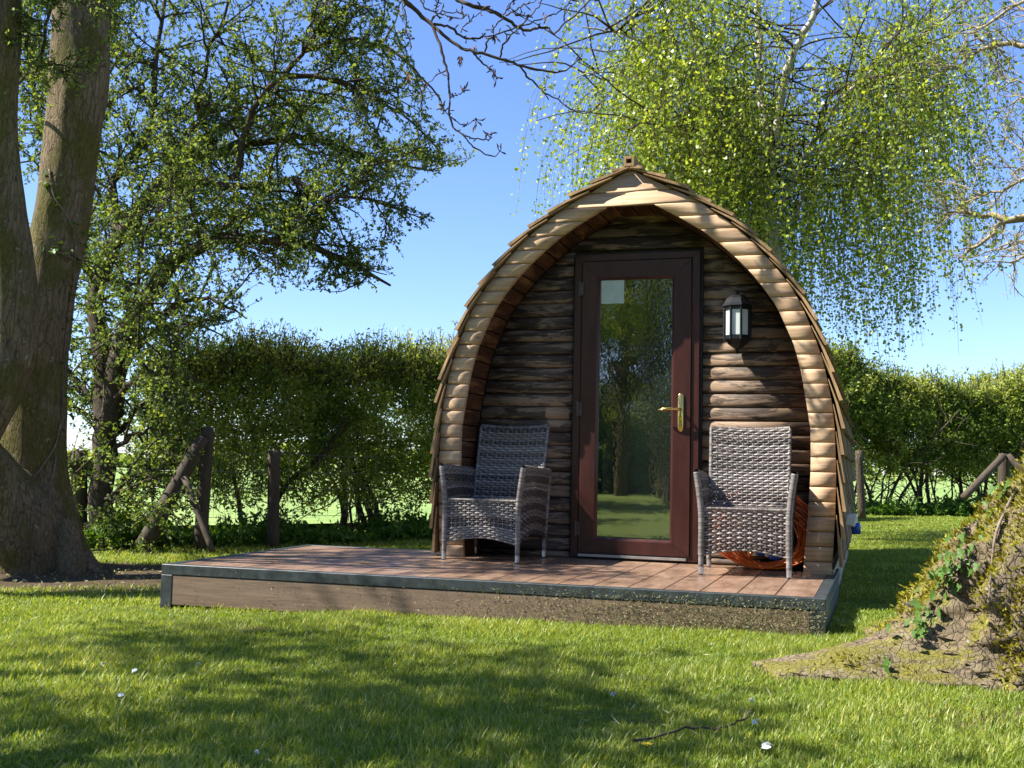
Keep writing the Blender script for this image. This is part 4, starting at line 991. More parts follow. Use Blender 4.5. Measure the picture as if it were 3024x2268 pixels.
# --- weeping birch behind the pod
rb_ = np.random.default_rng(33)
DBi = 12.6
bfoot = at(2300, 1520, DBi); bfoot[2] = float(gz(bfoot[0], bfoot[1]))
birch = thing('birch_tree', 'weeping silver birch in fresh yellow green leaf standing behind the pod', 'tree', tuple(bfoot))
bl = [([bfoot, at(2290, 1100, DBi), at(2280, 800, DBi), at(2258, 640, DBi), at(2240, 560, DBi)], 0.17, 0.10),
      ([at(2250, 600, DBi), at(2232, 540, DBi), at(2185, 420, DBi-.1), at(2120, 300, DBi-.3), at(2065, 130, DBi-.5), at(2000, -80, DBi-.7), at(1950, -400, DBi-.9)], 0.065, 0.03),
      ([at(2245, 560, DBi), at(2262, 500, DBi), at(2255, 350, DBi+.1), at(2240, 180, DBi+.2), at(2235, 0, DBi+.2), at(2215, -350, DBi+.3), at(2200, -800, DBi+.3)], 0.07, 0.03),
      ([at(2255, 590, DBi), at(2285, 470, DBi), at(2300, 330, DBi-.1), at(2330, 190, DBi-.3), at(2372, 100, DBi-.4), at(2415, 0, DBi-.5), at(2480, -300, DBi-.6)], 0.06, 0.03),
      ([at(2265, 690, DBi), at(2330, 560, DBi-.2), at(2390, 430, DBi-.4), at(2480, 300, DBi-.5), at(2600, 190, DBi-.6), at(2740, 130, DBi-.7), at(2860, 160, DBi-.7)], 0.035, 0.01),
      ([at(2480, 300, DBi-.5), at(2560, 250, DBi-.3), at(2680, 215, DBi), at(2780, 230, DBi+.2)], 0.018, 0.006),
      ([at(2270, 750, DBi), at(2350, 620, DBi+.3), at(2440, 480, DBi+.7), at(2560, 380, DBi+1.0), at(2700, 330, DBi+1.2), at(2820, 360, DBi+1.3)], 0.03, 0.01),
      ([at(2185, 420, DBi-.1), at(2080, 330, DBi+.2), at(1950, 250, DBi+.4), at(1820, 200, DBi+.4), at(1700, 230, DBi+.3)], 0.03, 0.008),
      ([at(2120, 300, DBi-.3), at(1980, 180, DBi-.7), at(1840, 100, DBi-.9), at(1720, 80, DBi-1.0)], 0.03, 0.008),
      ([at(2250, 640, DBi), at(2200, 500, DBi-.5), at(2100, 420, DBi-1.0), at(1980, 380, DBi-1.3), at(1850, 380, DBi-1.4)], 0.025, 0.008),
      ([at(2240, 560, DBi), at(2210, 430, DBi+.8), at(2150, 330, DBi+1.3), at(2050, 260, DBi+1.6)], 0.03, 0.008)]
wood = []; big = []
for pts, ra, rb2 in bl:
    K = 4*len(pts); P = resample(pts, K); P[1:-1] += rb_.normal(0, 0.01, (K-2, 3)); big.append(tubes(P[None], np.linspace(ra, rb2, K)[None]*0.95, 12)); 
V_, F_ = join(big); link('trunk', mesh_np('trunk', V_, F_), M['birchbark'], birch, True)
# secondary boughs filling the crown
SBs = []
for pts, ra, rb2 in bl[1:]:
    P = resample(pts, 4*len(pts)); b0, tg, _ = sample_lines(P[None], 24, 0.12, 1.0, rb_)
    dirs = rb_.normal(0, 1, b0.shape)*np.array([1, 1, 0.25]) + np.array([0.1, 0, 0.45])
    SBs.append(grow(b0, dirs, rb_.uniform(0.8, 1.9, len(b0)), 8, 0.14, -0.03, rb_))
SBs = np.concatenate(SBs)
def px_of(p):
    q = p-CAM; z = q@CF; return WPX/2+FPX*(q@CR)/z, HPX/2-FPX*(q@CU)/z
V_, F_ = tubes(SBs, np.tile(np.linspace(0.012, 0.004, 8), (len(SBs), 1)), 5); wood.append((V_, F_))
b0, tg, _ = sample_lines(SBs, 12, 0.1, 1.0, rb_)
Xf = at(2262, 600, DBi)[0]
# crown envelope given in the tree's own frame: across (right of trunk) and lowest hanging height
lat = (b0-bfoot)@np.array([CR[0], CR[1], 0.0]); lat = lat*DBi/(DBi+(b0-bfoot)@np.array([CF[0], CF[1], 0.0]))
ok = (lat > -2.12) & (lat < 2.12) & (b0[:, 2] < 8.5); b0 = b0[ok]; lat = lat[ok]
zlow = np.interp(lat, [-2.5, -2.1, -1.2, -0.3, 0.3, 0.9, 1.4, 1.7, 1.9, 2.3], [3.6, 3.1, 2.8, 2.4, 2.15, 2.0, 2.35, 3.0, 3.9, 4.6]) + rb_.normal(0, 0.22, len(lat))
b0z = b0[:, 2]; dep = (b0-bfoot)@np.array([CF[0], CF[1], 0.0]); ok = (b0z > zlow+0.1) & ~((dep < 0.3) & (((lat > -.48) & (lat < .32) & (rb_.uniform(0, 1, len(lat)) < 0.97)) | ((np.abs(lat) < .95) & (rb_.uniform(0, 1, len(lat)) < 0.4)))); b0 = b0[ok]; zlow = zlow[ok]; N = len(b0)
ln_ = np.clip(np.minimum(rb_.uniform(0.7, 4.6, N), b0[:, 2]-zlow), 0.12, None)
strd = grow(b0, rb_.normal(0, 0.5, b0.shape)+np.array([0, 0, -0.4]), ln_, 9, 0.10, -0.42, rb_)
wood.append(tubes(strd, np.tile(np.linspace(0.003, 0.0012, 9), (N, 1)), 3))
V_, F_ = join(wood); link('twigs', mesh_np('twigs', V_, F_), M['twig'], birch, True)
nl_ = np.clip((ln_*28).astype(int), 6, 72); LP = []
for q in np.unique(nl_):
    s_ = strd[nl_ == q]; lp, lt, _ = sample_lines(s_, q, 0.02, 1.0, rb_); LP.append(lp)
LP = np.concatenate(LP); LP += rb_.normal(0, 0.036, LP.shape)
dl = np.tile(np.array([0, 0, -0.6]), (len(LP), 1))+rb_.normal(0, 0.6, LP.shape)
Vl, Fl, tl = leaves(LP, 0.041, rb_, dl, 0.85)
print('birch leaves', len(Fl), 'strands', N)
link('crown', mesh_np('crown', Vl, [Fl], tl), M['birch'], birch)

# --- the mossy tree at the right: a flaring foot; its far limbs reach into the sky
rr2 = np.random.default_rng(8)
oak = thing('mossy_tree', 'massive tree foot with moss, ivy and a root creeping onto the lawn', 'tree', (BIG_R[0], BIG_R[1], -0.16))
def lobe(th, c, w): 
    d = (th-c+math.pi) % (2*math.pi)-math.pi; return math.exp(-(d/w)**2)
NZ, NT = 190, 300; Vr = []
g0 = float(gz(*BIG_R))
for i in range(NZ):
    h = (i/(NZ-1))**1.7*3.4-0.06
    for j in range(NT):
        th = 2*math.pi*j/NT
        r = float(np.interp(h, [0, .1, .3, .6, 1.2, 3.4], [.98, .80, .68, .60, .55, .52]))
        hp_ = max(h, 0)
        r += float(np.interp(hp_, [0, .03, .13, .2, .35, .46, .58, .73, 1.0, 1.6], [.72, .60, .44, .34, .29, .22, .14, .06, .02, 0]))*max(lobe(th, math.radians(206), 0.26), lobe(th, math.radians(200), 0.5)*min(1, hp_/.3+.25))
        r += 0.42*lobe(th, math.radians(262), 0.33)*math.exp(-hp_/0.22) + 0.3*lobe(th, math.radians(150), 0.35)*math.exp(-hp_/0.2) + 0.35*lobe(th, math.radians(40), 0.4)*math.exp(-hp_/0.25) + 0.3*lobe(th, math.radians(320), 0.4)*math.exp(-hp_/0.25)
        x, y = r*math.cos(th), r*math.sin(th)
        s = mnoise.noise(Vector((x*2.2, y*2.2, h*1.5)))*0.09 + mnoise.noise(Vector((x*6, y*6, h*2.5)))*0.055 + mnoise.noise(Vector((x*19, y*19, h*9)))*0.045 + abs(mnoise.noise(Vector((x*34, y*34, h*18))))*0.07
        s += (mnoise.noise(Vector((th*8, hp_*1.1, 3)))*0.10 + mnoise.noise(Vector((th*21, hp_*2.2+r*2, 9)))*0.06 + abs(mnoise.noise(Vector((th*52, hp_*5+r*4, 5))))*0.035)*min(1, r)
        r *= 1+s/max(r, 0.4)*0.9
        Vr.append((BIG_R[0]+r*math.cos(th)+0.30*max(0, hp_-0.45), BIG_R[1]+r*math.sin(th), g0+h))
idx = np.arange(NZ*NT).reshape(NZ, NT)
F_ = np.stack([idx[:-1], np.roll(idx[:-1], -1, 1), np.roll(idx[1:], -1, 1), idx[1:]], -1).reshape(-1, 4)
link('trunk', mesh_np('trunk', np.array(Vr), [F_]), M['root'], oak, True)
from mathutils.bvhtree import BVHTree
BVH_ROOT = BVHTree.FromPolygons([tuple(map(float, v_)) for v_ in Vr], [tuple(map(int, q)) for q in F_])
topc = np.array([BIG_R[0]+0.83, BIG_R[1], g0+3.25])
V_, F_ = noisy_trunk([topc-np.array([0, 0, .1]), topc+np.array([.45, .1, 1.2]), topc+np.array([.9, .3, 3.0]), topc+np.array([1.1, .6, 5.5])], [0.53, 0.42, 0.3, 0.12], 30, 24, 0.05, 0, 3)
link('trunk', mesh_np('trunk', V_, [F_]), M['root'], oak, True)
# moss tufts
Nm = 150000; Vr_ = np.array(Vr); pick = rr2.integers(0, NZ*NT, Nm); hh_ = Vr_[pick, 2]-g0
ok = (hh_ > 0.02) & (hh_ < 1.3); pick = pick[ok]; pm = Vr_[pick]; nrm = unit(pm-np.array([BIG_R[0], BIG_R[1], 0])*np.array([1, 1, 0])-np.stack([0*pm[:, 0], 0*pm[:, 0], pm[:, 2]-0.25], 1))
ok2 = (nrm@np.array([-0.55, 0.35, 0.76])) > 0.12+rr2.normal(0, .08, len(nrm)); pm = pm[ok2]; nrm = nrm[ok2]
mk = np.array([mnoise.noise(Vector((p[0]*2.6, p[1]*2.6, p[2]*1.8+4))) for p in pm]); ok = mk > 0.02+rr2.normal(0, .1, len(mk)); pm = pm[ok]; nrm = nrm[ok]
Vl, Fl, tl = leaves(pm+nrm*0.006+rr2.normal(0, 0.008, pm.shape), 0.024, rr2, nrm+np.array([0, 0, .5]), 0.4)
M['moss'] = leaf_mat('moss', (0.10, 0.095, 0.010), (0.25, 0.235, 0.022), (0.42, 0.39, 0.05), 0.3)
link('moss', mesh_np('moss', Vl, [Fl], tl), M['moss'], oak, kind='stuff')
# bare budding limbs, seen against the sky
D2 = 10.5
BR = [(0.055, 0.010, [(3500, 500, 9.5), (3200, 600, 10), (3024, 643, 10.4), (2923, 638, 10.6), (2834, 625, 10.7), (2785, 638, 10.8)]),
      (0.03, 0.006, [(3100, 625, 10.2), (2968, 656, 10.4), (2914, 705, 10.4), (2834, 754, 10.5), (2843, 781, 10.5)]),
      (0.04, 0.008, [(3400, 200, 9.5), (3150, 140, 10), (3024, 134, 10.4), (2914, 138, 10.5), (2847, 183, 10.6), (2800, 210, 10.6)]),
      (0.022, 0.005, [(3300, 560, 9.8), (3100, 480, 10), (3024, 527, 10.2), (2923, 571, 10.4), (2870, 571, 10.4), (2892, 500, 10.4)]),
      (0.02, 0.005, [(3200, 690, 10), (3024, 714, 10.2), (2968, 723, 10.2), (2950, 740, 10.2)]), (0.02, 0.010, [(3300, 600, 9.6), (3100, 700, 9.8), (3024, 754, 10), (2977, 790, 10)]),
      (0.018, 0.005, [(3200, 520, 10), (3080, 470, 10.2), (3024, 446, 10.3), (2950, 393, 10.5)]),
      (0.02, 0.006, [(3150, -100, 10), (3000, 20, 10.2), (2880, 90, 10.5), (2910, 134, 10.5)]), (0.02, 0.006, [(3250, 130, 9.8), (3150, 50, 10), (3024, 30, 10.3), (2960, -20, 10.5), (2900, 10, 10.6)]),
      (0.014, 0.005, [(3200, 260, 9.9), (3080, 280, 10.2), (3000, 300, 10.4), (2952, 330, 10.5)]), (0.014, 0.004, [(3150, 340, 9.9), (3060, 250, 10.2), (2980, 240, 10.4), (2940, 200, 10.5)])]
limbs = [([at(*q) for q in pl_], a, b_) for a, b_, pl_ in BR]
(Vw, Fw), (Vl, Fl, tl) = tree_wood_leaves(limbs, rr2, 8.0, (0.2, 0.7), 5, (0.08, 0.28), 2, 0.022, 0.02, 0.02, K1=7, r1=0.009, spread=0.7)
hub = [([topc+np.array([.2, .2, 1.6]), at(3500, 500, 9.5)], .12, .055), ([topc+np.array([.3, .3, 2.6]), at(3400, 200, 9.5)], .10, .04), ([topc+np.array([.2, .2, 1.6]), at(3300, 560, 9.8)], .06, .025), ([topc+np.array([.3, .3, 2.6]), at(3150, -100, 10)], .06, .02)]
hv = [tubes(resample([p[0], (p[0]+p[1])/2+np.array([0.3, 0, .3]), p[1]], 16)[None], np.linspace(a, b_, 16)[None], 8) for p, a, b_ in hub]
V_, F_ = join([(Vw, f) for f in Fw[:0]] + hv)
nn_ = len(Vw); link('limbs', mesh_np('limbs', np.concatenate([Vw, V_]), [np.concatenate([f for f in Fw]), np.concatenate(F_)+nn_]), M['palebark'], oak, True)
link('opening_buds', mesh_np('opening_buds', Vl, [Fl], np.clip(tl*0.4+0.6, 0, 1)), M['hedge'], oak)

# ------------------------------------------------------------------ IVY
IV = bpy.data.meshes.new('ivy_leaf')
ivp = [(0, 0), (.35, -.12), (.52, .12), (.30, .32), (.34, .62), (0, 1.0), (-.34, .62), (-.30, .32), (-.52, .12), (-.35, -.12)]
IV.from_pydata([(x*.05, y*.05, 0.006*(abs(x)*2)) for x, y in ivp]+[(0, .018, -.002)], [], [(10, i, (i+1) % 10) for i in range(10)])
a_ = IV.attributes.new('tint', 'FLOAT', 'POINT'); a_.data.foreach_set('value', [0.6]*11); IV.materials.append(M['ivy'])
def ivy(label, loc, stems, surf_c, n, size, name='ivy_vine', r=0.006):
    t = thing(name, label, 'ivy', tuple(loc))
    for s in stems:
        mb = MB(); mb.tube([tuple(p) for p in resample(s, 24)], list(np.linspace(r, r*.5, 24)), 6); mb.obj('stem', M['ivystem'], t, sm=True)
    rr_ = random.Random(n)
    for k in range(n):
        s = resample(stems[rr_.randrange(len(stems))], 40); p = Vector(s[rr_.randrange(40)]) + Vector([rr_.gauss(0, 0.035) for _ in range(3)])
        out = (p-Vector(surf_c)); out.z = 0.25; out.normalize(); out = (out+Vector([rr_.gauss(0, .35) for _ in range(3)])).normalized()
        p = p+out*0.02
        o = bpy.data.objects.new('leaf', IV); COL.objects.link(o)
        q = out.to_track_quat('Z', 'Y').to_matrix().to_4x4() @ Matrix.Rotation(math.pi+rr_.uniform(-.9, .9), 4, 'Z')
        o.parent = t; o.matrix_parent_inverse = t.matrix_basis.inverted()
        o.matrix_basis = Matrix.Translation(p) @ q @ Matrix.Scale(size*rr_.uniform(.6, 1.2), 4)
    return t
def on_surf(bvh, px, py, d, lift=0.012):
    """where the ray towards that place meets the trunk surface, a little proud of it"""
    dr = Vector((CF + CR*(px-WPX/2)/FPX + CU*(HPX/2-py)/FPX).tolist()).normalized()
    h = bvh.ray_cast(Vector(CAM.tolist()), dr)
    if h[0] is None: 
        n_ = bvh.find_nearest(Vector(at(px, py, d).tolist())); return np.array(n_[0]+n_[1]*lift)
    return np.array(h[0]-dr*lift)
def dense(bvh, pl_, d, lift=0.012):
    q = resample([(a_, b_, 0) for a_, b_ in pl_], max(8, 4*len(pl_))); return [on_surf(bvh, x_, y_, d, lift) for x_, y_, _ in q]
cB = at(180, 1000, D)
ivy('glossy ivy trailing down the edge of the ash trunk', at(250, 1500, D-.3),
    [dense(BVH_ASH, q, D) for q in ([(145, 500), (160, 580), (210, 660), (222, 740), (215, 850)], [(150, 735), (215, 765), (240, 800)], [(225, 800), (205, 900), (200, 1000), (188, 1150), (180, 1290)], [(205, 900), (190, 1050), (182, 1200)])], cB, 120, 0.95)
ivy('pale bare ivy stem curving down over the foot of the ash trunk', at(80, 1440, D-.7), [dense(BVH_ASH, [(178, 1250), (165, 1310), (130, 1370), (80, 1437)], D), dense(BVH_ASH, [(165, 1350), (150, 1420), (118, 1460)], D)], cB, 3, 0.7, r=0.010)
cO = (3.05, -2.0, 0)
ivy('ivy climbing the mossy root with a cluster of green leaves', on_surf(BVH_ROOT, 2728, 1837, 4.5),
    [dense(BVH_ROOT, q, 4.5) for q in ([(2735, 1860), (2760, 1800), (2800, 1740), (2830, 1700)], [(2790, 1700), (2840, 1660), (2870, 1610)], [(2850, 1640), (2904, 1565), (2950, 1500), (2990, 1440)], [(2700, 1900), (2728, 1840), (2750, 1790)])], cO, 120, 0.72, r=0.0025)
ivy('tiny ivy sprig at the tip of the creeping root', on_surf(BVH_ROOT, 2635, 1967, 4.2), [dense(BVH_ROOT, [(2625, 1975), (2650, 1960)], 4.2)], cO, 7, 0.8, r=0.003)
ivy('grey ivy stem running down the middle of the mossy trunk', on_surf(BVH_ROOT, 2919, 1787, 4.2), [dense(BVH_ROOT, [(3000, 1442), (2946, 1560), (2933, 1627), (2925, 1711), (2919, 1787)], 4.2, 0.02)], cO, 2, 0.6, r=0.007)
e0 = at(2822, 1672, 4.75); st_ = thing('dry_stalk', 'thin upright dry stalk rising beside the mossy root', 'stalk', tuple(e0))
mb = MB(); mb.tube([tuple(at(2832, 1700, 4.75)), tuple(e0), tuple(at(2822, 1610, 4.75)), tuple(at(2817, 1564, 4.75))], [0.008, 0.007, 0.006, 0.004], 6); mb.obj('stem', M['stalk'], st_)

# ------------------------------------------------------------------ HEDGES
def hedge(poly, zlo, zhi, thick, n, leaf_size, rng, topf, dens_low=0.25, stems=40, lbl='', nm='hedge', base=0.0, weeds=0):
    poly = np.asarray(poly, float); seg = np.linalg.norm(np.diff(poly, axis=0), axis=1); cs = np.r_[0, np.cumsum(seg)]; L = cs[-1]
    def pos(s): return np.stack([np.interp(s, cs, poly[:, 0]), np.interp(s, cs, poly[:, 1])], -1)
    def nrm(s):
        a, b_ = pos(np.clip(s-.1, 0, L)), pos(np.clip(s+.1, 0, L)); d = unit(b_-a); return np.stack([d[:, 1], -d[:, 0]], -1)
    t = thing(nm, lbl, 'hedge', (float(poly[len(poly)//2][0]), float(poly[len(poly)//2][1]), -0.24))
    # twigs carry the leaves so the mass breaks into clumps
    nt_ = n//14; s = rng.uniform(0, L, nt_); zz = rng.beta(1.35, 0.8, nt_); top = topf(s)
    z = zlo + (top-zlo)*zz; w = rng.uniform(-1, 1, nt_); w = np.sign(w)*np.abs(w)**0.6*thick*0.5*(1-0.35*np.clip(zz-.75, 0, 1)*4*0.5)
    q = pos(s); nn = nrm(s); P0 = np.concatenate([q+nn*w[:, None], z[:, None]], 1)
    cl = np.array([mnoise.noise(Vector((p[0]*1.6, p[1]*1.6, p[2]*2.2))) for p in P0])
    low = np.clip((P0[:, 2]-base)/0.5, 0, 1)
    keep_ = (cl > -0.22-0.25*zz+rng.normal(0, .08, nt_)) & (rng.uniform(0, 1, nt_) < dens_low+(1-dens_low)*low)
    P0 = P0[keep_]; zz = zz[keep_]; nn = nn[keep_]; w = w[keep_]
    dr = np.concatenate([nn*np.sign(w)[:, None]*0.6, 0.35*np.ones((len(P0), 1))], 1)+rng.normal(0, .6, P0.shape); dr[:, 2] += (zz > .85)*1.5
    tw_ = grow(P0, dr, rng.uniform(0.12, 0.34, len(P0))*(1+0.5*(zz > .9)), 5, 0.2, 0.05, rng)
    kt = (rng.uniform(0, 1, len(tw_)) < .10) | (zz > .88); wd = [tubes(tw_[kt], np.tile(np.linspace(0.004, 0.0015, 5), (kt.sum(), 1))*leaf_size/0.03, 3)]
    lp, lt, _ = sample_lines(tw_, 14, 0.0, 1.0, rng); lp += rng.normal(0, 0.018*leaf_size/0.03, lp.shape)
    Vl, Fl, tl = leaves(lp, leaf_size, rng, lt*.4+rng.normal(0, .8, lt.shape), tri=True, wide=.8)
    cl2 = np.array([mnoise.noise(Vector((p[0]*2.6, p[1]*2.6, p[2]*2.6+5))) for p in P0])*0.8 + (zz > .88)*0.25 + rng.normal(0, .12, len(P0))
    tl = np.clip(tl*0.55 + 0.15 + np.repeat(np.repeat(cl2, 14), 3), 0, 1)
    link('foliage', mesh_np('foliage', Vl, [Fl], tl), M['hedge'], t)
    s = np.sort(rng.uniform(0, L, stems)); q = pos(s); wo_ = rng.uniform(-.15, .15, stems)*thick; nn = nrm(s)
    b0 = np.concatenate([q+nn*wo_[:, None], np.full((stems, 1), base-0.02)], 1)
    sb = grow(b0, rng.normal(0, .22, b0.shape)+np.array([0, 0, 1.]), rng.uniform(0.75, 1.0, stems)*(zhi-base)*0.95, 9, 0.16, 0.02, rng)
    wd.append(tubes(sb, np.linspace(1, .3, 9)[None]*rng.uniform(0.014, 0.045, stems)[:, None], 6))
    b1, t1_, _ = sample_lines(sb, 13, 0.12, .95, rng); b2 = grow(b1, t1_*.4+rng.normal(0, .9, t1_.shape), rng.uniform(.3, .8, len(b1)), 7, .22, 0, rng)
    wd.append(tubes(b2, np.tile(np.linspace(.009, .003, 7), (len(b2), 1)), 4))
    V_, F_ = join(wd); link('stems', mesh_np('stems', V_, F_), M['hawbark'], t, True)
    return pos, nrm, L
rg = np.random.default_rng(77)
hl = HEDGE_L[1:].copy()
csl = np.r_[0, np.cumsum(np.linalg.norm(np.diff(hl, axis=0), axis=1))]
def top_left(s): return np.interp(s, [0, 1.0, 2.6, 5, 9, 20], [1.35, 1.60, 1.72, 1.78, 1.9, 2.3]) + 0.07*np.sin(s*2.1)+0.05*np.sin(s*5.3+1) + RNG.normal(0, .04, np.shape(s))
hedge(hl[:4], 0.05, 1.8, 1.25, 350000, 0.048, rg, top_left, 0.32, 34, 'dense clipped hawthorn hedge between the fence brace and the pod', base=-0.22)
def top_right(s): return np.interp(s, [0, 0.9, 1.5, 2.2, 3.6, 5.2, 8.5], [2.75, 2.62, 2.35, 2.10, 2.12, 2.45, 2.6]) + 0.08*np.sin(s*3.1)+0.06*np.sin(s*7.3+1) + RNG.normal(0, .07, np.shape(s))
hedge(HEDGE_R, 0.62, 2.5, 1.5, 260000, 0.075, rg, top_right, 0.08, 95, 'unclipped field hedge with bare dark stems across the back lawn', base=-0.24)

# undergrowth at the hedge feet
def weeds(name, lbl, poly, off, width, n, h, size, rng):
    poly = np.asarray(poly, float); seg = np.linalg.norm(np.diff(poly, axis=0), axis=1); cs = np.r_[0, np.cumsum(seg)]; L = cs[-1]
    s = rng.uniform(0, L, n); q = np.stack([np.interp(s, cs, poly[:, 0]), np.interp(s, cs, poly[:, 1])], -1)
    a = np.stack([np.interp(np.clip(s+.1, 0, L), cs, poly[:, 0]), np.interp(np.clip(s+.1, 0, L), cs, poly[:, 1])], -1)-q; d = unit(a+1e-9); nn = np.stack([d[:, 1], -d[:, 0]], -1)
    q = q + nn*(off+rng.uniform(-.5, .5, n)*width)[:, None]
    cl = 0.6+0.6*np.sin(q[:, 0]*3.1)*np.sin(q[:, 1]*2.7+1)
    b0 = np.concatenate([q, gz(q[:, 0], q[:, 1])[:, None]], 1)
    hh = h*rng.uniform(.4, 1.2, n)*np.clip(cl, .35, 1.2)
    st = grow(b0, rng.normal(0, .25, b0.shape)+np.array([0, 0, 1.]), hh, 5, .16, 0.0, rng)
    V1, F1 = tubes(st, np.tile(np.linspace(.004, .0015, 5), (n, 1)), 3)
    lp, lt, _ = sample_lines(st, 9, .15, 1.0, rng); Vl, Fl, tl = leaves(lp, size, rng, rng.normal(0, .7, lp.shape)+np.array([0, 0, .25]), .45)
    V_ = np.concatenate([V1, Vl]); tt_ = np.concatenate([np.full(len(V1), .3), tl])
    link(name, mesh_np(name, V_, [np.concatenate([F1, Fl+len(V1)])], tt_), M['weed'], kind='stuff')
weeds('undergrowth', '', hl[:4], 0.45, 1.1, 3800, 0.34, 0.07, rg)
weeds('undergrowth', '', [(-6.6, 0.9), (-5.0, 2.5)], 0.2, 1.2, 1300, 0.42, 0.07, rg)
weeds('undergrowth', '', HEDGE_R, 0.4, 1.3, 2200, 0.42, 0.09, rg)
weeds('undergrowth', '', [(-4.75, -1.35), (-4.2, -1.2)], 0.0, 0.5, 260, 0.26, 0.06, rg)

# ------------------------------------------------------------------ FENCES
def fpost(mb, a, b_, r0, r1, n=10):
    K = 8; P = [Vector(a).lerp(Vector(b_), t) for t in np.linspace(0, 1, K)]; mb.tube(P, [r0+(r1-r0)*t for t in np.linspace(0, 1, K)], n)
DF = 10.3
fence = thing('fence_strainer', 'old timber strainer post with two leaning braces at the field edge', 'fence post', tuple(at(590, 1620, DF)))
mb = MB(); fpost(mb, at(590, 1640, DF), at(613, 1262, DF), 0.066, 0.060); mb.obj('post', M['post'], fence, sm=True)
mb = MB(); fpost(mb, at(420, 1620, DF-.3), at(600, 1290, DF-.12), 0.085, 0.062); mb.obj('brace', M['post'], fence, sm=True)
mb = MB(); fpost(mb, at(628, 1628, DF-.6), at(545, 1410, DF-.35), 0.028, 0.030); mb.obj('brace', M['post'], fence, sm=True, label='thin board brace')
fp = []
for (px, pt_, pb, d_, r_, lb) in ((232, 1330, 1640, 10.6, 0.08, 'dark square fence post close behind the ash trunk'), (806, 1330, 1630, 10.9, 0.062, 'round fence post in the gap under the clipped hedge')):
    t = thing('fence_post', lb, 'fence post', tuple(at(px, pb, d_)), group='posts of the field fence')
    mb = MB(); fpost(mb, at(px, pb, d_), at(px+3, pt_, d_), r_, r_*.95); mb.obj('post', M['post'], t, sm=True)
wf = thing('wire_fence', 'sagging galvanised stock wire strung along the field edge', 'fence', tuple(at(500, 1600, DF)))
zs_ = [0.06, 0.2, 0.34, 0.5, 0.68]; A_ = at(240, 1500, 10.6); B_ = at(590, 1500, DF); C_ = at(806, 1500, 10.9); Dd = at(1180, 1480, 12.3)
mb = MB()
for z in zs_:
    for a, b_ in ((A_, B_), (B_, C_), (C_, Dd)):
        pts = [(a[0]*(1-t)+b_[0]*t, a[1]*(1-t)+b_[1]*t, z-0.02*math.sin(math.pi*t)) for t in np.linspace(0, 1, 9)]
        mb.tube(pts, 0.0022, 4, cap=False)
mb.obj('wire', M['wire'], wf, kind='stuff')
mb = MB()
for a, b_ in ((A_, B_), (B_, C_), (C_, Dd)):
    for t in np.arange(0.03, 1, 0.075): mb.tube([(a[0]*(1-t)+b_[0]*t, a[1]*(1-t)+b_[1]*t, z) for z in (0.05, 0.67)], 0.0016, 4, cap=False)
mb.obj('stay_wire', M['wire'], wf, kind='stuff')
DR = 19.0
t = thing('fence_post', 'stout grey fence post under the field hedge just past the pod', 'fence post', tuple(at(2540, 1520, DR)), group='posts of the field fence')
mb = MB(); fpost(mb, at(2546, 1530, DR-3.2), at(2536, 1330, DR-3.2), 0.058, 0.052); mb.obj('post', M['hawbark'], t, sm=True)
t = thing('fence_strainer', 'grey strainer post with long sloping rails near the mossy trunk', 'fence post', tuple(at(2955, 1500, DR)))
mb = MB(); fpost(mb, at(2962, 1500, DR), at(2965, 1340, DR), 0.10, 0.09); mb.obj('post', M['post'], t, sm=True)
mb = MB(); fpost(mb, at(2845, 1470, DR-.5), at(2965, 1345, DR-.2), 0.065, 0.06); mb.obj('brace', M['post'], t, sm=True)
mb = MB(); fpost(mb, at(3070, 1440, DR-.5), at(2975, 1345, DR-.2), 0.065, 0.06); mb.obj('brace', M['post'], t, sm=True)

# ------------------------------------------------------------------ DISTANCE
rf = np.random.default_rng(3)
n = 16000; s = rf.uniform(0, 1, n); P0x = -75+s*150; P0y = 52+s*150
hh = 1.6+0.9*np.sin(s*40)*np.sin(s*13)+1.2*(np.sin(s*23+1) > .55); C = np.stack([P0x+rf.normal(0, 1.0, n), P0y+rf.normal(0, 1.0, n), -0.4+rf.beta(1.2, 1.0, n)*(hh+s*3)], 1)
Vl, Fl, tl = leaves(C, 0.55, rf, None, .8); link('far_hedgerow', mesh_np('far_hedgerow', Vl, [Fl], tl), M['hedge'], kind='stuff')

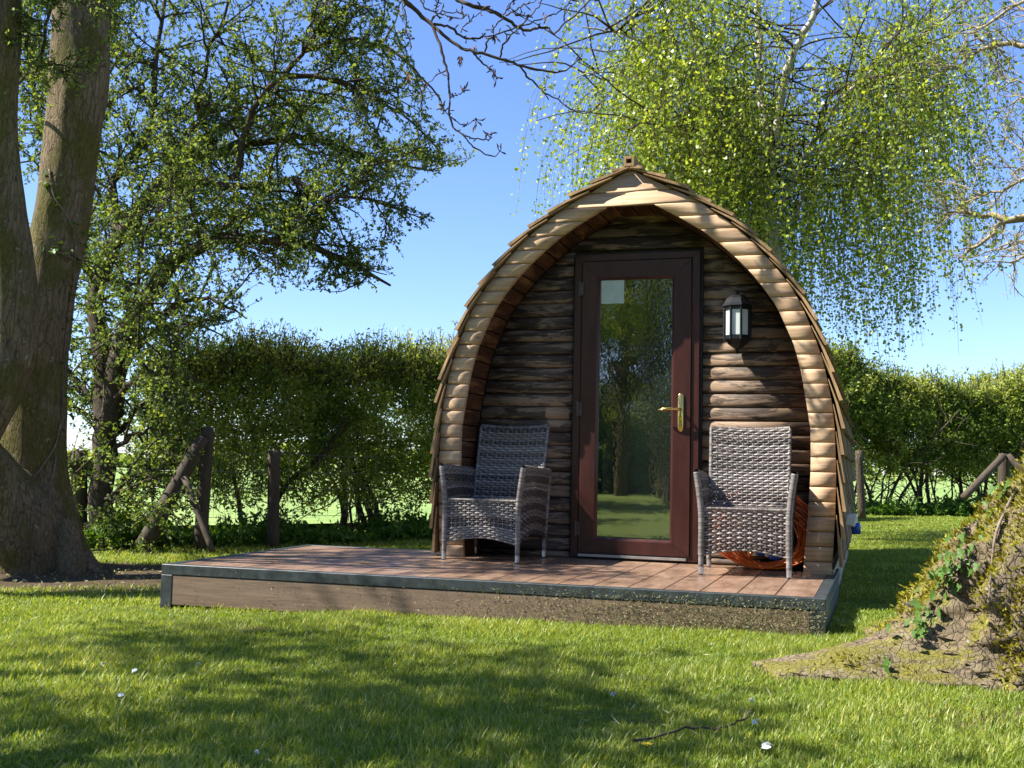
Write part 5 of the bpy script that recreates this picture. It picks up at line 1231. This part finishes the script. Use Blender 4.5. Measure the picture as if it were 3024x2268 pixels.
# woodland and shade trees round the lawn (reflected in the door, and throwing the dappled shade)
def wood_tree(name, label, x, y, h, r, hb, n_leaf, size, rng, group=None, crown_sq=1.0, lean=(0, 0), tr=0.22, clumps=26):
    g = float(gz(x, y)); t = thing(name, label, 'tree', (x, y, g), group=group)
    top = np.array([x+lean[0], y+lean[1], g+h*0.9]); parts = []
    V_, F_ = tubes(resample([(x, y, g-.05), (x+.08+lean[0]*.3, y+lean[1]*.3, g+h*.35), tuple((top+np.array([x, y, g]))/2+np.array([.1, 0, h*.12])), tuple(top)], 24)[None], np.linspace(tr, tr*.2, 24)[None], 12)
    parts.append((V_, F_))
    c0 = np.stack([rng.normal(0, 1, clumps), rng.normal(0, 1, clumps), rng.normal(0, 1, clumps)], 1); c0 = unit(c0)*rng.uniform(.25, 1, (clumps, 1))**.5
    zc = g+hb+(h-hb)*.5; cen = np.array([x+lean[0]*.7, y+lean[1]*.7, zc]); CC = cen+c0*np.array([r, r*crown_sq, (h-hb)*.5])
    b0 = np.tile(np.array([[x+lean[0]*.4, y+lean[1]*.4, g+hb*0.85]]), (clumps, 1)); tt = np.linspace(0, 1, 7)[None, :, None]
    P = b0[:, None]*(1-tt)+CC[:, None]*tt + rng.normal(0, .12, (clumps, 7, 3))*(tt*(1-tt)*3); parts.append(tubes(P, np.tile(np.linspace(tr*.35, .015, 7), (clumps, 1)), 5))
    V_, F_ = join(parts); link('trunk', mesh_np('trunk', V_, F_), M['bark'], t, True)
    k = rng.integers(0, clumps, n_leaf); L = CC[k]+rng.normal(0, 1, (n_leaf, 3))*np.array([.22, .22, .15])*r*.7
    Vl, Fl, tl = leaves(L, size, rng, None, .7); link('crown', mesh_np('crown', Vl, [Fl], tl), M['wood'], t)
rw = np.random.default_rng(55)
WT = [(-9.2, -22, 13), (-7.4, -18.5, 11), (-6.2, -23, 14), (-4.9, -19.5, 12.5), (-3.9, -25, 14), (-2.9, -20.5, 12), (-1.6, -24, 13), (-0.5, -21, 12), (1.0, -23, 13), (-12, -20, 12), (3.0, -22, 12), (-5.6, -27, 14), (-1.0, -29, 14)]
ORD = 'first second third fourth fifth sixth seventh eighth ninth tenth eleventh twelfth thirteenth fourteenth fifteenth sixteenth seventeenth eighteenth nineteenth twentieth'.split()
for i, (x, y, h) in enumerate(WT):
    wood_tree('woodland_tree', 'tall woodland tree behind the viewer, %s of the row mirrored in the door glass' % ORD[i], x, y, h, 2.3, 1.4+1.6*((i*7) % 3)/2, 2600, 0.19, rw, 'woodland trees mirrored in the door glass', tr=0.15+0.06*((i*5) % 3), clumps=26)
n = 9000; C = np.stack([rw.uniform(-16, 6, n), rw.uniform(-33, -29, n), rw.beta(1, 1.6, n)*4-0.2], 1)
Vl, Fl, tl = leaves(C, 0.5, rw, None, .8); link('far_woodland', mesh_np('far_woodland', Vl, [Fl], tl), M['haw'], kind='stuff')
# shade trees at the sun side, outside the frame
GS = 'leafy trees on the sunny side of the lawn'
wood_tree('shade_tree', 'broad leafy tree whose crown shades the front lawn', -6.8, -6.7, 8.0, 2.4, 3.6, 7000, 0.12, rw, GS, crown_sq=.85, clumps=18)
wood_tree('shade_tree', 'second leafy tree level with the camera shading the lawn', -4.3, -7.0, 7.4, 2.1, 3.7, 5500, 0.11, rw, GS, crown_sq=.7, clumps=14)
wood_tree('shade_tree', 'leafy tree farther back along the sunny side of the lawn', -8.6, -12.8, 7.5, 2.0, 3.0, 4000, 0.14, rw, GS, clumps=16)
wood_tree('shade_tree', 'rearmost leafy tree on the sunny side before the woodland', -9.4, -16.2, 8, 2.0, 3.0, 4000, 0.14, rw, GS, clumps=16)
wood_tree('shade_tree', 'slim leaning tree with sparse crown between the camera side and the ash', -8.2, -3.9, 7.4, 1.35, 4.7, 2300, 0.085, rw, GS, crown_sq=.8, lean=(4.3, 2.0), clumps=16, tr=.13)

# ------------------------------------------------------------------ GRASS
def grass(name, n, xr, yr, h, w, rng, mask, lean=.45, seedn=0):
    x = rng.uniform(*xr, n); y = rng.uniform(*yr, n)
    cl = np.array([mnoise.noise(Vector((a*2.3, b_*2.3, seedn))) for a, b_ in zip(x[:n:1][::8], y[::8])]); cl = np.repeat(cl, 8)[:n]
    # clump value is exact for each 8th blade: gather the other seven round it
    k8 = np.arange(n)//8*8; x = x[k8]+rng.normal(0, .018, n); y = y[k8]+rng.normal(0, .018, n)
    k = mask(x, y, rng); x, y, cl = x[k], y[k], cl[k]; n = len(x)
    z = gz(x, y)-.004
    H_ = h*rng.uniform(.35, 1.0, n)*(1+.5*(rng.uniform(0, 1, n) > .93))*(1+.75*np.clip(cl, -.5, .6)); a = rng.uniform(0, 2*np.pi, n); d = np.stack([np.cos(a), np.sin(a)], 1); pr = np.stack([-np.sin(a), np.cos(a)], 1)
    le = lean*rng.uniform(.1, 2.2, n)*H_; W_b = w*rng.uniform(.7, 1.3, n)
    def pnt(f, wd, up): return np.concatenate([np.stack([x, y], 1)+d*(le*f)[:, None]+pr*(W_b*wd)[:, None], (z+H_*up)[:, None]], 1)
    V_ = np.stack([pnt(0, 0, 0), pnt(.28, .5, .5), pnt(1.0, 0, .93), pnt(.28, -.5, .5)], 1).reshape(-1, 3)
    T = np.arange(n*4).reshape(n, 4)
    tn = np.clip(.42+.30*cl+rng.normal(0, .16, n)+(rng.uniform(0, 1, n) > .91)*.55, 0, 1)
    link(name, mesh_np(name, V_, [T], np.repeat(tn, 4)), M['grass'], kind='stuff')
def base_mask(x, y, rng):
    inb = (x > -2.0) & (x < 1.70) & (y > -1.745+.031*(x+1.9)) & (y < 0.12)
    ip = (np.abs(x-XC) < 1.26) & (y > -0.4) & (y < YB)
    bb = bare(x, y)
    th = np.arctan2(y-BIG_R[1], x-BIG_R[0]); rr_ = np.hypot(x-BIG_R[0], y-BIG_R[1]); lob = np.exp(-(((th-math.radians(206)+np.pi) % (2*np.pi)-np.pi)/.30)**2)
    tr_ = rr_ < 0.84+.50*lob
    return ~inb & ~ip & ~tr_ & (np.hypot(x-BIG_L[0], y-BIG_L[1]) > .5) & (rng.uniform(0, 1, len(x)) > bb*np.where(x < -2, 1.08, .93))
gr_ = np.random.default_rng(101)
def infront(x, y):
    qx = x-CAM[0]; qy = y-CAM[1]; dpt = qx*CF[0]+qy*CF[1]; lt_ = qx*CR[0]+qy*CR[1]
    return (dpt > 2.2) & (np.abs(lt_) < dpt*.50+.25), dpt
def mk(d0, d1):
    def f(x, y, rng):
        v_, dpt = infront(x, y); return v_ & (dpt >= d0) & (dpt < d1) & base_mask(x, y, rng)
    return f
grass('grass', 540000, (-3.1, 3.6), (-5.2, -1.3), 0.038, 0.0037, gr_, mk(2.2, 6.2), seedn=1)
grass('grass', 330000, (-5.2, 1.0), (-3.6, 1.2), 0.036, 0.0048, gr_, mk(6.2, 9.6), seedn=2)
grass('grass', 130000, (1.5, 4.2), (-1.8, 6.5), 0.036, 0.0062, gr_, mk(5.5, 13), seedn=3)
grass('grass', 130000, (1.2, 6.5), (5.5, 19), 0.036, 0.010, gr_, mk(13, 26), seedn=4)
grass('grass', 90000, (-4.6, -0.8), (0.1, 6.0), 0.05, 0.006, gr_, mk(6.2, 14), seedn=5)

# ------------------------------------------------------------------ SMALL THINGS ON THE LAWN
def lawn(px, py):
    d = CF + CR*(px-WPX/2)/FPX + CU*(HPX/2-py)/FPX; z = -0.19
    for _ in range(4): p = CAM+d*((z-CAM[2])/d[2]); z = float(gz(p[0], p[1]))
    return p
tw_t = thing('fallen_twig', 'dark thin fallen twig lying in the grass', 'twig', tuple(lawn(2040, 2190)))
pts = [lawn(x, y)+np.array([0, 0, .03]) for x, y in ((1870, 2222), (1950, 2200), (2040, 2185), (2120, 2178), (2170, 2165), (2205, 2145), (2218, 2128))]
P = resample(pts, 24); P += rt.normal(0, .003, P.shape); mb = MB(); mb.tube([tuple(p) for p in P], list(np.linspace(.004, .0022, 24)), 6); mb.tube([tuple(P[17]), tuple(P[17]+np.array([.01, .05, .03]))], [.002, .001], 5)
mb.obj('stem', M['twig'], tw_t)
rp = random.Random(2)
pet = [(392, 2005, 'pair of white petals in the shaded grass ahead of the decking corner'), (580, 1985, 'single white petal tip in the grass below the fascia'), (1808, 2077, 'white petal at the edge of the shadow in front of the root'),
       (2216, 2096, 'white petal near the upper tip of the fallen twig'), (2228, 2162, 'white folded petal right beside the fallen twig'), (2262, 2236, 'larger white petal in front of the fallen twig'), (750, 2258, 'white petal at the bottom edge of the lawn'), (352, 2080, 'tiny white petal low in the shaded lawn'), (300, 1985, 'slim white petal standing in the grass')]
for px, py, lb in pet:
    p = Vector(lawn(px, py))+Vector((0, 0, .028)); mb = MB()
    for k in range(2):
        s = .008 if px != 2262 else .013; M4 = Matrix.Translation(p+Vector((k*.008, 0, k*.003))) @ Matrix.Rotation(rp.uniform(0, 6), 4, 'Z') @ Matrix.Rotation(rp.uniform(.4, 1.2), 4, 'X')
        mb.add([M4 @ Vector(q) for q in ((-s, -s*.6, 0), (0, -s, .002), (s, -s*.5, .003), (s*.9, s*.7, .004), (0, s, .006), (-s*.8, s*.6, .003))], [(0, 1, 2, 3, 4, 5)])
    o = mb.obj('petal', M['petal']); o['label'] = lb; o['category'] = 'petal'; o['group'] = 'white petals fallen on the lawn'
for px, py, lb in ((1906, 2246, 'yellow dandelion at the bottom of the lawn by the twig'), (2487, 1874, 'yellow dandelion beside the decking corner')):
    p = Vector(lawn(px, py)); t = thing('dandelion', lb, 'flower', tuple(p), group='dandelions in the lawn')
    mb = MB(); mb.tube([p, p+Vector((.003, 0, .04))], .0015, 5); mb.obj('stem', M['weed'], t)
    mb = MB()
    for k in range(30):
        a = k*2.4; r = .0045+.010*(k % 3)/2; c = p+Vector((.003, 0, .042)); d = Vector((math.cos(a), math.sin(a), .55-.2*(k % 3))).normalized(); s = Vector((-math.sin(a), math.cos(a), 0))*.0022
        mb.add([c, c+d*r+s, c+d*(r+.004), c+d*r-s], [(0, 1, 2, 3)])
    mb.obj('flower_head', M['yellow'], t)
# litter on the bare soil
N = 2200; x = gr_.uniform(-4.9, -2.2, N); y = gr_.uniform(-1.4, 3.0, N); ok = bare(x, y) > .3; x, y = x[ok], y[ok]
C = np.stack([x, y, gz(x, y)+.006], 1); ax = gr_.normal(0, 1, C.shape)*np.array([1, 1, .12])
Vl, Fl, tl = leaves(C, .035, gr_, unit(ax), .35); link('leaf_litter', mesh_np('leaf_litter', Vl, [Fl], tl), M['clip'], kind='stuff')
N = 5000; x = gr_.uniform(-3.0, 3.4, N); y = gr_.uniform(-5.0, -1.9, N); ok = (bare(x, y) > .25) | (gr_.uniform(0, 1, N) > .8); ok &= np.hypot(x-BIG_R[0], y-BIG_R[1]) > 1.2; x, y = x[ok], y[ok]
C = np.stack([x, y, gz(x, y)+gr_.uniform(.004, .02, len(x))], 1); ax = gr_.normal(0, 1, C.shape)*np.array([1, 1, .15])
Vl, Fl, tl = leaves(C, .034, gr_, unit(ax), .12); link('dry_thatch', mesh_np('dry_thatch', Vl, [Fl], tl), M['clip'], kind='stuff')
print('tris', sum((len(p.vertices)-2) for m_ in bpy.data.meshes if len(m_.polygons) < 3000 for p in m_.polygons) + sum((len(m_.loops)-2*len(m_.polygons)) for m_ in bpy.data.meshes if len(m_.polygons) >= 3000))
print('objects', len(bpy.data.objects), 'verts', sum(len(m_.vertices) for m_ in bpy.data.meshes), 'polys', sum(len(m_.polygons) for m_ in bpy.data.meshes))
